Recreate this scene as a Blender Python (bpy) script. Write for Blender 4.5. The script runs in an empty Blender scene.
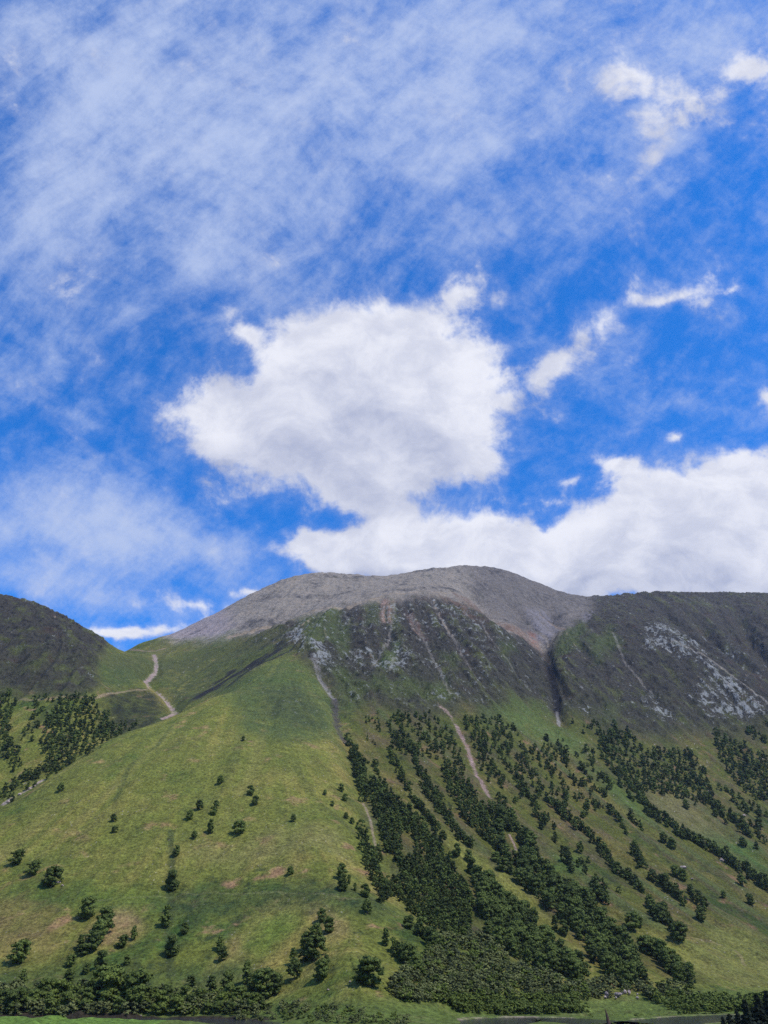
import bpy, math, random
import numpy as np
R = math.radians
sc = bpy.context.scene
C = sc.collection

# ------------------------------------------------------------------ camera
PITCH = R(30.6); F = 773.0
cam = bpy.data.objects.new('camera', bpy.data.cameras.new('camera'))
C.objects.link(cam)
cam.data.sensor_fit = 'VERTICAL'; cam.data.sensor_height = 24.0; cam.data.lens = F/1024*24.0
cam.location = (0, 0, 0); cam.rotation_euler = (R(90)+PITCH, 0, 0)
cam.data.clip_start = 0.5; cam.data.clip_end = 60000
sc.camera = cam
sc.view_settings.view_transform = 'Standard'; sc.view_settings.look = 'None'
sc.view_settings.exposure = 0.0; sc.view_settings.gamma = 1.0
sc.render.engine = 'CYCLES'
sc.cycles.max_bounces = 4; sc.cycles.diffuse_bounces = 2; sc.cycles.volume_bounces = 0
sc.cycles.transparent_max_bounces = 4
sc.cycles.use_denoising = False
SUN_EL, SUN_AZ = R(57), R(122)          # azimuth clockwise from +Y
sun = bpy.data.objects.new('sun', bpy.data.lights.new('sun', 'SUN')); C.objects.link(sun)
sun.data.energy = 4.2; sun.data.angle = R(1.5); sun.data.color = (1.0, 0.95, 0.87)
sun.rotation_euler = (R(90)-SUN_EL, 0, math.pi - SUN_AZ)

# ------------------------------------------------------------------ sky and clouds
def build_world():
    w = bpy.data.worlds.new('World'); sc.world = w; w.use_nodes = True
    w.cycles.sampling_method = 'MANUAL'; w.cycles.sample_map_resolution = 256
    nt = w.node_tree; N = nt.nodes; L = nt.links; N.clear()
    out = N.new('ShaderNodeOutputWorld'); bg = N.new('ShaderNodeBackground')
    L.new(bg.outputs[0], out.inputs[0])
    sky = N.new('ShaderNodeTexSky'); sky.sky_type = 'NISHITA'; sky.sun_disc = False
    sky.sun_elevation = SUN_EL; sky.sun_rotation = SUN_AZ
    sky.altitude = 300; sky.air_density = 1.0; sky.dust_density = 0.2; sky.ozone_density = 3.0
    bg.inputs['Strength'].default_value = 0.12

    def lk(a, b):
        if isinstance(a, (int, float, tuple)): b.default_value = a
        else: L.new(a, b)
    def m(op, a, b=0.0, c=0.0, cl=False):
        n = N.new('ShaderNodeMath'); n.operation = op; n.use_clamp = cl
        lk(a, n.inputs[0]); lk(b, n.inputs[1]); lk(c, n.inputs[2]); return n.outputs[0]
    def vm(op, a, b=(0, 0, 0), s=None):
        n = N.new('ShaderNodeVectorMath'); n.operation = op
        lk(a, n.inputs[0]); lk(b, n.inputs[1])
        if s is not None: lk(s, n.inputs['Scale'])
        return n.outputs['Value' if op in ('DOT_PRODUCT', 'LENGTH') else 'Vector']
    def rng(x, a, b, c=0.0, d=1.0, smooth=True):
        n = N.new('ShaderNodeMapRange'); n.interpolation_type = 'SMOOTHSTEP' if smooth else 'LINEAR'
        lk(x, n.inputs[0])
        for i, v in enumerate((a, b, c, d)): lk(v, n.inputs[i+1])
        return n.outputs[0]
    def mix(f, a, b):
        n = N.new('ShaderNodeMix'); n.data_type = 'RGBA'
        lk(f, n.inputs[0]); lk(a, n.inputs[6]); lk(b, n.inputs[7]); return n.outputs[2]
    def noise(v, scale, det=6.0, rough=0.55, dist=0.0, col=False):
        n = N.new('ShaderNodeTexNoise'); lk(v, n.inputs['Vector'])
        n.inputs['Scale'].default_value = scale; n.inputs['Detail'].default_value = det
        n.inputs['Roughness'].default_value = rough; n.inputs['Distortion'].default_value = dist
        return n.outputs['Color' if col else 'Fac']
    def mapping(v, loc=(0, 0, 0), rot=0.0, scale=(1, 1, 1), typ='POINT'):
        n = N.new('ShaderNodeMapping'); n.vector_type = typ; lk(v, n.inputs['Vector'])
        n.inputs['Location'].default_value = loc; n.inputs['Rotation'].default_value = (0, 0, rot)
        n.inputs['Scale'].default_value = scale; return n.outputs[0]
    tc = N.new('ShaderNodeTexCoord').outputs['Generated']
    # the clouds are laid out on a chart of compass and height, tangent to the sky above the summit
    cp, sp = math.cos(PITCH), math.sin(PITCH)
    f = vm('DOT_PRODUCT', tc, (0.0, cp, sp)); fpos = m('MAXIMUM', f, 0.05)
    u = m('DIVIDE', vm('DOT_PRODUCT', tc, (1.0, 0.0, 0.0)), fpos)
    v = m('DIVIDE', vm('DOT_PRODUCT', tc, (0.0, -sp, cp)), fpos)
    cx = N.new('ShaderNodeCombineXYZ'); lk(u, cx.inputs[0]); lk(v, cx.inputs[1])
    P = cx.outputs[0]
    def warp(p, sc_, amp, det=5.0):
        nz = vm('SUBTRACT', noise(p, sc_, det, 0.55, col=True), (0.5, 0.5, 0.5))
        return vm('ADD', p, vm('SCALE', nz, s=amp))
    def uv(px, py): return ((px-384)/F, (512-py)/F, 0)
    def field(p, blobs, gain=1.0):
        tot = None
        for (px, py, rx, ry, rot, wt) in blobs:
            q = mapping(p, uv(px, py), R(rot), (rx*1.5/F, ry*1.5/F, 1), 'TEXTURE')
            g = N.new('ShaderNodeTexGradient'); g.gradient_type = 'QUADRATIC_SPHERE'; L.new(q, g.inputs[0])
            x = m('MULTIPLY', g.outputs['Fac'], wt*gain)
            tot = x if tot is None else m('ADD', tot, x)
        return tot
    #  px, py, rx, ry, rotation, weight
    CUM = [(300, 425, 110, 70, 0, 2.2), (385, 385, 120, 80, 0, 2.4), (450, 415, 75, 78, 0, 1.7), (350, 345, 90, 50, 0, 1.6),
           (215, 425, 60, 42, 0, 1.6), (380, 470, 90, 42, -20, 1.7), (452, 298, 38, 30, 55, 1.12), (425, 335, 50, 34, 30, .6),
           (240, 335, 66, 24, -38, 1.05), (470, 455, 48, 30, 0, 1.0), (385, 508, 55, 24, -20, 1.3),
           (310, 546, 60, 24, 0, 1.6), (345, 552, 70, 32, 0, 1.6), (650, 580, 140, 34, 0, 1.6), (420, 555, 110, 42, 0, 2.2), (520, 560, 110, 42, 0, 2.0), (620, 550, 110, 55, 0, 2.2),
           (700, 525, 100, 62, 0, 2.2), (760, 500, 80, 62, 0, 2.0), (620, 465, 40, 15, -8, 1.2), (655, 492, 46, 24, 0, 1.3),
           (760, 560, 120, 60, 0, 2.0), (545, 500, 34, 12, 0, 0.8), (735, 462, 44, 18, 10, 1.0), (570, 480, 26, 10, 0, .7),
           (558, 370, 46, 32, 25, 1.15), (600, 322, 34, 30, 40, .85), (672, 293, 56, 20, 14, 1.0), (635, 303, 40, 16, 20, 0.3), (742, 292, 50, 22, 0, 0.62),
           (675, 438, 20, 9, 0, 0.8), (766, 392, 20, 14, 0, 1.2), (750, 68, 34, 34, 0, 1.4),
           (650, 90, 66, 62, -35, .75), (620, 60, 30, 60, -10, 0.55), (655, 150, 26, 40, 10, .65), (690, 95, 40, 46, 0, 0.5),
           (190, 603, 56, 16, 0, .95), (150, 632, 70, 14, 6, 1.1), (110, 636, 36, 9, 0, 1.0), (250, 590, 26, 8, 0, 1.2), (200, 628, 30, 8, 0, .8)]
    CIR = [(110, 110, 190, 150, -30, 1.5), (240, 190, 190, 90, -40, 1.6), (90, 260, 120, 70, -20, 0.9), (330, 70, 210, 110, -20, 1.1), (60, 180, 90, 160, 0, .8),
           (430, 130, 130, 120, 0, 0.9), (560, 50, 170, 70, 0, 0.9), (700, 30, 110, 70, 0, 0.8), (30, 360, 90, 60, 10, 0.45), (400, 30, 460, 110, 0, .85),
           (80, 510, 120, 50, -14, 2.1), (160, 540, 100, 38, -12, 1.7), (40, 560, 80, 60, -25, 1.0), (110, 590, 90, 24, -10, 1.0),
           (190, 260, 90, 36, -38, 0.9), (520, 300, 100, 16, 27, 0.55), (510, 235, 150, 40, 10, 0.4), (700, 250, 60, 30, 50, .3), (620, 200, 120, 60, 20, .35),
           (230, 270, 100, 40, -35, 0.8), (200, 555, 70, 30, -10, .7), (640, 120, 80, 90, -30, 0.5), (100, 420, 100, 18, -15, 0.35), (700, 400, 120, 14, -8, .25)]
    pw = warp(warp(P, 5.0, 0.06, 3.0), 16.0, 0.035, 5.0)
    def cum(p):
        b = field(p, CUM)
        n1 = noise(P, 11.0, 9.0, 0.62, 0.3)
        n2 = noise(P, 45.0, 6.0, 0.6)
        e = m('ADD', m('MULTIPLY', m('SUBTRACT', n1, 0.5), 2.9), m('MULTIPLY', m('SUBTRACT', n2, 0.5), 0.9))
        return m('ADD', b, e)
    c0 = cum(pw)
    dens = m('ADD', m('MULTIPLY', rng(c0, 0.30, 1.0), 0.82), m('MULTIPLY', rng(c0, -0.1, 0.7), 0.18))
    # cirrus: streaks along two directions
    pq = warp(P, 2.2, 0.16, 2.0)
    st1 = noise(mapping(pq, rot=R(40), scale=(1/4.0, 1/12.0, 1), typ='TEXTURE'), 1.0, 10.0, 0.66, 0.15)
    st2 = noise(mapping(pq, rot=R(-28), scale=(1/6.0, 1/15.0, 1), typ='TEXTURE'), 1.3, 10.0, 0.68, 0.1)
    st3 = noise(P, 26.0, 8.0, 0.72, 0.2)
    ci = field(warp(P, 3.0, 0.16, 4.0), CIR, 1.3)
    tex = m('ADD', m('MULTIPLY', m('SUBTRACT', st1, 0.5), 2.6), m('ADD', m('MULTIPLY', m('SUBTRACT', st2, 0.5), 1.3), m('MULTIPLY', m('SUBTRACT', st3, 0.5), 1.5)))
    ci = m('DIVIDE', m('MULTIPLY', ci, 1.15), m('ADD', m('MULTIPLY', ci, 0.62), 1.0))
    cd = m('MULTIPLY', rng(m('ADD', ci, tex), -0.25, 1.75), 0.95)
    # shading of the cumulus: thicker and lower parts are greyer
    up = cum(vm('ADD', pw, (0.03, 0.045, 0.0)))
    lit = rng(m('SUBTRACT', c0, up), -0.9, 0.7)
    thick = rng(c0, 1.2, 3.2)
    billow = rng(noise(mapping(pw, scale=(1, 1.5, 1)), 12.0, 8.0, 0.62, 0.2), 0.33, 0.66)
    sh = m('ADD', m('MULTIPLY', lit, 0.5), m('MULTIPLY', billow, 0.5))
    sh = m('SUBTRACT', sh, m('MULTIPLY', thick, 0.15))
    k = 1.0/0.12
    dark = tuple(c*k for c in (0.46, 0.50, 0.66)) + (1,)
    white = tuple(c*k for c in (0.90, 0.91, 0.98)) + (1,)
    ccol = mix(sh, dark, white)
    cic = tuple(c*k for c in (0.50, 0.60, 0.86)) + (1,)
    # deep clear-air blue
    hs = N.new('ShaderNodeMix'); hs.data_type = 'RGBA'; hs.blend_type = 'MULTIPLY'; hs.inputs[0].default_value = 1.0
    lk(sky.outputs[0], hs.inputs[6]); hs.inputs[7].default_value = SKY_TINT
    s1 = mix(cd, hs.outputs[2], cic)
    s2 = mix(m('MULTIPLY', dens, 0.97), s1, ccol)
    front = rng(f, 0.15, 0.35)
    lk(mix(front, mix(0.3, hs.outputs[2], cic), s2), bg.inputs['Color'])
SKY_TINT = (0.13, 0.98, 1.95, 1)
build_world()

# ------------------------------------------------------------------ noise
rs = np.random.RandomState(7)
_ang = rs.rand(256, 256)*2*np.pi
_gx, _gy = np.cos(_ang).astype(np.float32), np.sin(_ang).astype(np.float32)
def perlin(x, y):
    xi = np.floor(x).astype(np.int64); yi = np.floor(y).astype(np.int64)
    fx = (x-xi).astype(np.float32); fy = (y-yi).astype(np.float32)
    u = fx*fx*fx*(fx*(fx*6-15)+10); v = fy*fy*fy*(fy*(fy*6-15)+10)
    a, b, c, d = xi & 255, (xi+1) & 255, yi & 255, (yi+1) & 255
    def g(i, j, dx, dy): return _gx[i, j]*dx+_gy[i, j]*dy
    n00 = g(a, c, fx, fy); n10 = g(b, c, fx-1, fy); n01 = g(a, d, fx, fy-1); n11 = g(b, d, fx-1, fy-1)
    r0 = n00+u*(n10-n00); r1 = n01+u*(n11-n01)
    return (r0+v*(r1-r0))*1.4
def fbm(x, y, o=4, gain=0.5, ridged=False):
    t = 0; a = 1.0; n = 0
    for i in range(o):
        p = perlin(x*2**i+17.3*i, y*2**i-9.1*i)
        if ridged: p = 1-2*np.abs(p)
        t = t+a*p; n += a; a *= gain
    return t/n
def sstep(a, b, x):
    t = np.clip((x-a)/(b-a), 0, 1); return t*t*(3-2*t)

# ------------------------------------------------------------------ terrain
FLOOR = -23.7
def slope(py):
    v = (512-py)/F
    return (math.sin(PITCH)+v*math.cos(PITCH))/(math.cos(PITCH)-v*math.sin(PITCH))
def fwd(py): return math.cos(PITCH)-(512-py)/F*math.sin(PITCH)
def at(px, py, Y): return ((px-384)/F/fwd(py)*Y, Y, slope(py)*Y)
# columns of survey points: column x -> (row, distance north); a third value gives the height instead of the row
COLS = {
 -160: [(1015, 470), (960, 560), (900, 680), (850, 830), (820, 1000), (760, 1150), (700, 1270), (650, 1400), (600, 1550), (560, 1750)],
 -60: [(1017, 522), (1004, 552), (960, 625), (900, 710), (850, 770), (822, 880), (820, 960), (800, 1020), (760, 1100), (700, 1240), (650, 1370), (610, 1520), (585, 1680), (592, 1900)],
 0: [(1017, 522), (1004, 550), (985, 582), (950, 630), (900, 700), (860, 765), (830, 825), (811, 885), (812.5, 950), (803, 1000), (760, 1090), (720, 1190), (690, 1270), (650, 1390), (620, 1510), (597, 1680), (605, 1900)],
 50: [(1017, 522), (1004, 550), (985, 580), (950, 627), (900, 696), (850, 772), (800, 868), (778, 940), (780, 1020), (774, 1060), (740, 1130), (710, 1210), (690, 1270), (650, 1400), (625, 1540), (613, 1660), (620, 1900)],
 100: [(1017, 522), (1004, 550), (985, 578), (950, 624), (900, 692), (850, 765), (800, 852), (760, 950), (744, 1030), (746, 1120), (736, 1180), (715, 1240), (690, 1300), (665, 1430), (648, 1550), (639, 1650), (648, 1850)],
 118: [(651, 1760), (690, 1370), (657, 1900), (664, 2150), (690, 2700)],
 75: [(660, 2150), (680, 2600)], 20: [(640, 2250), (670, 2700)], -60.5: [(620, 2250)],
 140: [(1017, 522), (1004, 550), (950, 622), (900, 688), (850, 760), (800, 848), (750, 970), (728, 1080), (730, 1180), (718, 1260), (690, 1400), (672, 1560), (656, 1720), (643.5, 1950), (655, 2200), (680, 2700)],
 180: [(1017, 522), (1004, 548), (950, 618), (900, 686), (850, 758), (800, 848), (750, 965), (725, 1070), (714, 1140), (716.5, 1230), (709, 1330), (690, 1500), (665, 1700), (645, 1880), (630, 2100), (640, 2400)],
 215: [(1017, 518), (1004, 542), (900, 684), (800, 850), (750, 975), (715, 1110), (697, 1200), (700, 1300), (690, 1400), (670, 1580), (645, 1800), (615, 2130), (625, 2450)],
 255: [(1016, 508), (1004, 530), (960, 590), (900, 674), (850, 750), (800, 845), (750, 985), (710, 1140), (680, 1290), (668, 1360), (669, 1440), (655, 1560), (638, 1740), (615, 1960), (592, 2280), (604, 2650)],
 300: [(1016, 490), (1004, 512), (960, 575), (900, 662), (850, 735), (800, 850), (750, 1000), (700, 1190), (665, 1360), (645, 1480), (630, 1640), (614, 1850), (595, 2080), (575, 2400), (590, 2800)],
 345: [(1014, 468), (960, 540), (900, 645), (850, 755), (800, 890), (750, 1060), (700, 1270), (660, 1450), (630, 1640), (602, 1880), (590, 2120), (574, 2480), (590, 2850)],
 385: [(1015, 465), (960, 560), (900, 680), (850, 800), (800, 940), (750, 1110), (700, 1310), (660, 1490), (630, 1660), (595, 1900), (588, 2150), (576.5, 2450), (592, 2850)],
 425: [(1018, 475), (960, 580), (900, 720), (850, 850), (800, 990), (750, 1160), (700, 1350), (660, 1530), (630, 1690), (590, 1930), (583, 2200), (570, 2500), (590, 2950)],
 465: [(1010, 520), (960, 610), (900, 760), (850, 900), (800, 1050), (750, 1220), (700, 1400), (660, 1560), (630, 1720), (600, 1930), (592, 2150), (567, 2550), (590, 3050)],
 505: [(1005, 560), (960, 650), (900, 810), (850, 960), (800, 1110), (750, 1290), (700, 1480), (660, 1650), (625, 1850), (612, 2200), (570.5, 2620), (590, 3100)],
 545: [(1005, 590), (960, 690), (900, 860), (850, 1010), (800, 1170), (750, 1360), (720, 1500), (700, 1640), (660, 1850), (640, 2030), (615, 2300), (586.5, 2700), (600, 3100)],
 560: [(730, 1480), (700, 1590), (660, 1790), (640, 1980), (610, 2380), (592, 2720)],
 600: [(1006, 615), (985, 665), (950, 760), (900, 915), (850, 1080), (800, 1250), (750, 1450), (720, 1580), (690, 1720), (660, 1860), (630, 2080), (610, 2400), (597.5, 2750), (607, 3200)],
 650: [(1006, 620), (985, 700), (950, 810), (900, 970), (850, 1140), (800, 1330), (750, 1540), (720, 1680), (690, 1800), (660, 1930), (626, 2120), (615, 2380), (593.5, 2750), (606, 3200)],
 687: [(1007, 630), (985, 730), (950, 845), (900, 1015), (850, 1195), (800, 1390), (750, 1600), (700, 1790), (670, 1900), (643, 2010), (636, 2260), (615, 2450), (594, 2740), (606, 3200)],
 725: [(1008, 635), (985, 760), (950, 890), (900, 1065), (850, 1255), (800, 1450), (750, 1650), (710, 1790), (685, 1870), (671, 1930), (662, 2200), (630, 2400), (594.5, 2720), (606, 3200)],
 768: [(1010, 640), (985, 800), (950, 940), (900, 1120), (850, 1310), (800, 1500), (750, 1680), (720, 1760), (702, 1820), (690, 2120), (650, 2300), (620, 2450), (595, 2690), (606, 3200)],
 860: [(1012, 640), (985, 860), (950, 1010), (900, 1200), (850, 1400), (800, 1580), (750, 1750), (700, 2050), (650, 2250), (620, 2420), (600, 2650), (610, 3200)],
 980: [(1012, 640), (985, 880), (950, 1050), (900, 1260), (850, 1460), (800, 1640), (700, 2080), (620, 2450), (600, 2650), (610, 3200)],
}
ctrl = []
for cxp, pts in COLS.items():
    for (py, Y) in pts: ctrl.append(at(cxp, py, Y))
for cxp in (-160, -60, 40, 140, 240, 340, 440, 540, 640, 740, 860, 980):       # valley floor
    for Y in (250, 350, 430):
        x = (cxp-384)/F/1.19*Y; ctrl.append((x, Y, FLOOR))
    if cxp > 480:
        for Y in (490, 540): ctrl.append(((cxp-384)/F/1.19*Y, Y, FLOOR))
ctrl = np.array(ctrl)
KA = 1.5
def polar(X, Y): return np.arctan2(X, Y)*KA, np.log(np.hypot(X, Y))
ca, cl = polar(ctrl[:, 0], ctrl[:, 1]); cs = ctrl[:, 2]/np.hypot(ctrl[:, 0], ctrl[:, 1])
def tk(d2): return 0.5*d2*np.log(d2+1e-12)
n = len(ca); d2 = (ca[:, None]-ca)**2+(cl[:, None]-cl)**2
A = np.zeros((n+3, n+3)); A[:n, :n] = tk(d2)+np.eye(n)*2e-5
Pm = np.stack([np.ones(n), ca, cl], 1); A[:n, n:] = Pm; A[n:, :n] = Pm.T
wv = np.linalg.solve(A, np.r_[cs, 0, 0, 0])

NA, NR = 1130, 1350
dense = np.linspace(R(-31.5), R(31.5), NA)
side = R(31.5)+np.cumsum(np.geomspace(R(0.08), R(4), 90)); side = side/side[-1]*1.0
side = R(31.5)+(np.pi-R(31.5))*(np.cumsum(np.geomspace(0.08, 6, 90))/np.cumsum(np.geomspace(0.08, 6, 90))[-1])
AZ = np.concatenate([-side[::-1][1:], dense, side])         # full circle, seam behind the camera
RR = np.concatenate([np.geomspace(3, 420, 60)[:-1], np.exp(np.linspace(np.log(420), np.log(3300), NR)), np.geomspace(3400, 40000, 40)])
az, rr = np.meshgrid(AZ, RR, indexing='ij')
X = rr*np.sin(az); Y = rr*np.cos(az)
# smooth surface on a coarse lattice, then refined
ga = np.linspace(R(-60), R(60), 420); gl = np.linspace(np.log(200), np.log(3600), 420)
G = np.zeros((420, 420))
for i, a in enumerate(ga):
    dd = (a*KA-ca[:, None])**2+(gl[None]-cl[:, None])**2
    G[i] = wv[:n] @ tk(dd)+wv[n]+wv[n+1]*a*KA+wv[n+2]*gl
def bil(Gr, x0, dx, y0, dy, x, y):
    fx = np.clip((x-x0)/dx, 0, Gr.shape[0]-1.001); fy = np.clip((y-y0)/dy, 0, Gr.shape[1]-1.001)
    i = fx.astype(int); j = fy.astype(int); fx = fx-i; fy = fy-j
    return (Gr[i, j]*(1-fx)+Gr[i+1, j]*fx)*(1-fy)+(Gr[i, j+1]*(1-fx)+Gr[i+1, j+1]*fx)*fy
def catmull(Gr, x0, dx, y0, dy, x, y):
    # cubic resampling, so that no lattice creases show
    fx = np.clip((x-x0)/dx, 1, Gr.shape[0]-3.001); fy = np.clip((y-y0)/dy, 1, Gr.shape[1]-3.001)
    i = fx.astype(int); j = fy.astype(int); tx = fx-i; ty = fy-j
    def w(t): return (-.5*t+t*t-.5*t**3, 1-2.5*t*t+1.5*t**3, .5*t+2*t*t-1.5*t**3, -.5*t*t+.5*t**3)
    wx, wy = w(tx), w(ty); o = 0
    for a in range(4):
        for b in range(4): o = o+wx[a]*wy[b]*Gr[i+a-1, j+b-1]
    return o
S = catmull(G, ga[0], ga[1]-ga[0], gl[0], gl[1]-gl[0], az, np.log(rr))
Z = S*rr
# far side of the range sinks away, near side is the slope the camera stands on
Z = Z*(1-sstep(3200, 5200, rr))+sstep(3200, 5200, rr)*(120+90*fbm(X/2600, Y/2600, 3))
near = np.where(Y < 130, FLOOR+22.0*sstep(130, 0, Y)+np.maximum(-Y, 0)*0.45, FLOOR)
near = np.minimum(near, 420+0*Y)
Z = Z*sstep(300, 420, rr)+near*(1-sstep(300, 420, rr))
gen = np.where(Y > 520, FLOOR+np.minimum((Y-520)*0.42, 650+120*fbm(X/900, Y/900, 3)), near)
gen = gen*(1-sstep(3200, 6000, rr))+120*sstep(3200, 6000, rr)
wside = sstep(R(36), R(55), np.abs(az))
Z = Z*(1-wside)+gen*wside
Z = np.where(Z > FLOOR, Z, FLOOR+(Z-FLOOR)*0.15)
Zb = Z.copy()

da0 = len(side)-1
def az_index(a): return np.interp(a, AZ, np.arange(len(AZ)))
def pick(px, py, Zg=None):
    """the first ground point seen along a line of sight"""
    Zg = Z if Zg is None else Zg
    x = (px-384)/F; y = fwd(py); a = math.atan2(x, y); el = (math.sin(PITCH)+(512-py)/F*math.cos(PITCH))/math.hypot(x, y)
    fi = az_index(a); i = int(fi); t = fi-i
    prof = Zg[i]*(1-t)+Zg[i+1]*t
    over = prof[60:1400] >= el*RR[60:1400]
    if not over.any(): return None
    j = 60+int(np.argmax(over)); 
    d0 = el*RR[j-1]-prof[j-1]; d1 = el*RR[j]-prof[j]; q = d0/(d0-d1+1e-9); q = min(max(q, 0), 1)
    r = RR[j-1]+(RR[j]-RR[j-1])*q
    return (r*math.sin(a), r*math.cos(a), el*r)
LR = np.log(RR)
def ground(x, y, Zg=None):
    Zg = Z if Zg is None else Zg
    a = math.atan2(x, y); r = math.hypot(x, y)
    fi = az_index(a); i = int(fi); t = fi-i; fj = float(np.interp(r, RR, np.arange(len(RR)))); j = int(fj); s = fj-j
    return float((Zg[i, j]*(1-t)+Zg[i+1, j]*t)*(1-s)+(Zg[i, j+1]*(1-t)+Zg[i+1, j+1]*t)*s)
def path(pts, step=6.0):
    """survey line -> world polyline, following the smooth ground"""
    out = []
    for (a, b) in zip(pts[:-1], pts[1:]):
        k = max(1, int(math.hypot(b[0]-a[0], b[1]-a[1])/step))
        for q in range(k):
            t = q/k; p = pick(a[0]+(b[0]-a[0])*t, a[1]+(b[1]-a[1])*t, Zb)
            if p: out.append(p)
    p = pick(*pts[-1], Zb)
    if p: out.append(p)
    return np.array(out)[:, :2]
def near_line(pl, rad, wx=0, wy=0):
    """distance of each ground vertex to a world polyline (inf beyond rad)"""
    D = np.full(X.shape, 1e9, np.float32)
    T = np.zeros(X.shape, np.float32)
    for k, (a, b) in enumerate(zip(pl[:-1], pl[1:])):
        lo = np.minimum(a, b)-rad; hi = np.maximum(a, b)+rad
        cs_ = np.array([[lo[0], lo[1]], [lo[0], hi[1]], [hi[0], lo[1]], [hi[0], hi[1]]])
        aa = np.arctan2(cs_[:, 0], cs_[:, 1]); r_ = np.hypot(cs_[:, 0], cs_[:, 1])
        i0, i1 = np.searchsorted(AZ, aa.min()), np.searchsorted(AZ, aa.max())
        j0, j1 = np.searchsorted(RR, min(r_.min(), lo[1])), np.searchsorted(RR, r_.max())
        if i1 <= i0 or j1 <= j0: continue
        x = X[i0:i1, j0:j1]; y = Y[i0:i1, j0:j1]
        if not np.isscalar(wx): x = x+wx[i0:i1, j0:j1]; y = y+wy[i0:i1, j0:j1]
        d = b-a; q = np.clip(((x-a[0])*d[0]+(y-a[1])*d[1])/(d @ d+1e-9), 0, 1)
        dist = np.hypot(x-a[0]-q*d[0], y-a[1]-q*d[1])
        old = D[i0:i1, j0:j1]; T[i0:i1, j0:j1] = np.where(dist < old, (k+q)/len(pl), T[i0:i1, j0:j1]); D[i0:i1, j0:j1] = np.minimum(old, dist)
    return D, T
wxx = 14*fbm(X/40, Y/40, 3); wyy = 14*fbm(X/40+50, Y/40+50, 3)

# fall-line streaks: noise smeared along the slope of the smooth ground
def grads(Zg):
    dr = np.gradient(Zg, axis=1)/np.gradient(rr, axis=1); dt = np.gradient(Zg, axis=0)/(np.gradient(az, axis=0)*rr)
    return dr*np.sin(az)+dt*np.cos(az), dr*np.cos(az)-dt*np.sin(az)
gx, gy = grads(Zb)
def streaks(cell, length, steps=14, seed=0):
    # coarse pass on every second vertex, then stretched back
    x = X[::2, ::2].copy(); y = Y[::2, ::2].copy(); acc = 0; wsum = 0
    gxs, gys = gx[::2, ::2], gy[::2, ::2]
    AZs = AZ[::2]; RRs = RR[::2]
    for sgn in (1, -1):
        px_, py_ = x.copy(), y.copy()
        for k in range(steps):
            a = np.arctan2(px_, py_); r = np.hypot(px_, py_)
            i = np.clip(np.round(np.interp(a, AZs, np.arange(len(AZs)))).astype(int), 0, len(AZs)-1)
            j = np.clip(np.round(np.interp(r, RRs, np.arange(len(RRs)))).astype(int), 0, len(RRs)-1)
            vx, vy = gxs[i, j], gys[i, j]; m_ = np.hypot(vx, vy)+1e-6
            px_ = px_+sgn*vx/m_*length/steps; py_ = py_+sgn*vy/m_*length/steps
            w = math.cos(k/steps*math.pi/2)
            acc = acc+w*perlin(px_/cell+seed, py_/cell-seed); wsum += w
    acc = acc/wsum; acc = acc/(acc.std()+1e-6)
    full = np.repeat(np.repeat(acc, 2, 0), 2, 1)[:X.shape[0], :X.shape[1]]
    full[1:-1] = (full[:-2]+full[1:-1]*2+full[2:])/4; full[:, 1:-1] = (full[:, :-2]+full[:, 1:-1]*2+full[:, 2:])/4
    return full
L1 = streaks(34, 260, 14, 3.0); L2 = streaks(13, 120, 10, 11.0)

# ---- zones of ground cover, as outlines on the hill
def inpoly(poly, warp=1.0, soft=3.0):
    """outline given as survey points; returns a ragged-edged mask over the ground"""
    W = []
    for (px, py) in poly:
        p = pick(px, py, Zb)
        q = py
        while p is None and q < 760: q += 1.0; p = pick(px, q, Zb)
        x, y = p[0], p[1]
        if q != py: x, y = x*1.5, y*1.5
        W.append((math.atan2(x, y), math.log(math.hypot(x, y))))
    W = np.array(W)
    k = 0.010*warp
    wa = az+k*NZ1+k*0.35*NZ2; wl = np.log(rr)+3*k*NZ3+1.0*k*NZ4
    ins = np.zeros(X.shape, bool)
    lo, hi = W.min(0)-0.06, W.max(0)+0.06
    i0, i1 = np.searchsorted(AZ, lo[0]), np.searchsorted(AZ, hi[0]); j0, j1 = np.searchsorted(LR, lo[1]), np.searchsorted(LR, hi[1])
    x = wa[i0:i1, j0:j1]; y = wl[i0:i1, j0:j1]; c = np.zeros(x.shape, bool)
    for a, b in zip(W, np.roll(W, -1, 0)):
        cond = ((a[1] > y) != (b[1] > y)) & (x < (b[0]-a[0])*(y-a[1])/(b[1]-a[1]+1e-12)+a[0])
        c ^= cond
    ins[i0:i1, j0:j1] = c
    M = ins.astype(np.float32)
    s = int(max(1, soft))
    for _ in range(2):
        for ax in (0, 1):
            cc = np.cumsum(M, axis=ax); 
            M = (np.roll(cc, -s, ax)-np.roll(cc, s, ax))/(2*s)
    return np.clip(M, 0, 1)
NZ1 = fbm(X/60, Y/60, 4, 0.6); NZ2 = fbm(X/14, Y/14, 3, 0.6); NZ3 = fbm(X/60+40, Y/60+40, 4, 0.6); NZ4 = fbm(X/14+40, Y/14+40, 3, 0.6)

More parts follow.
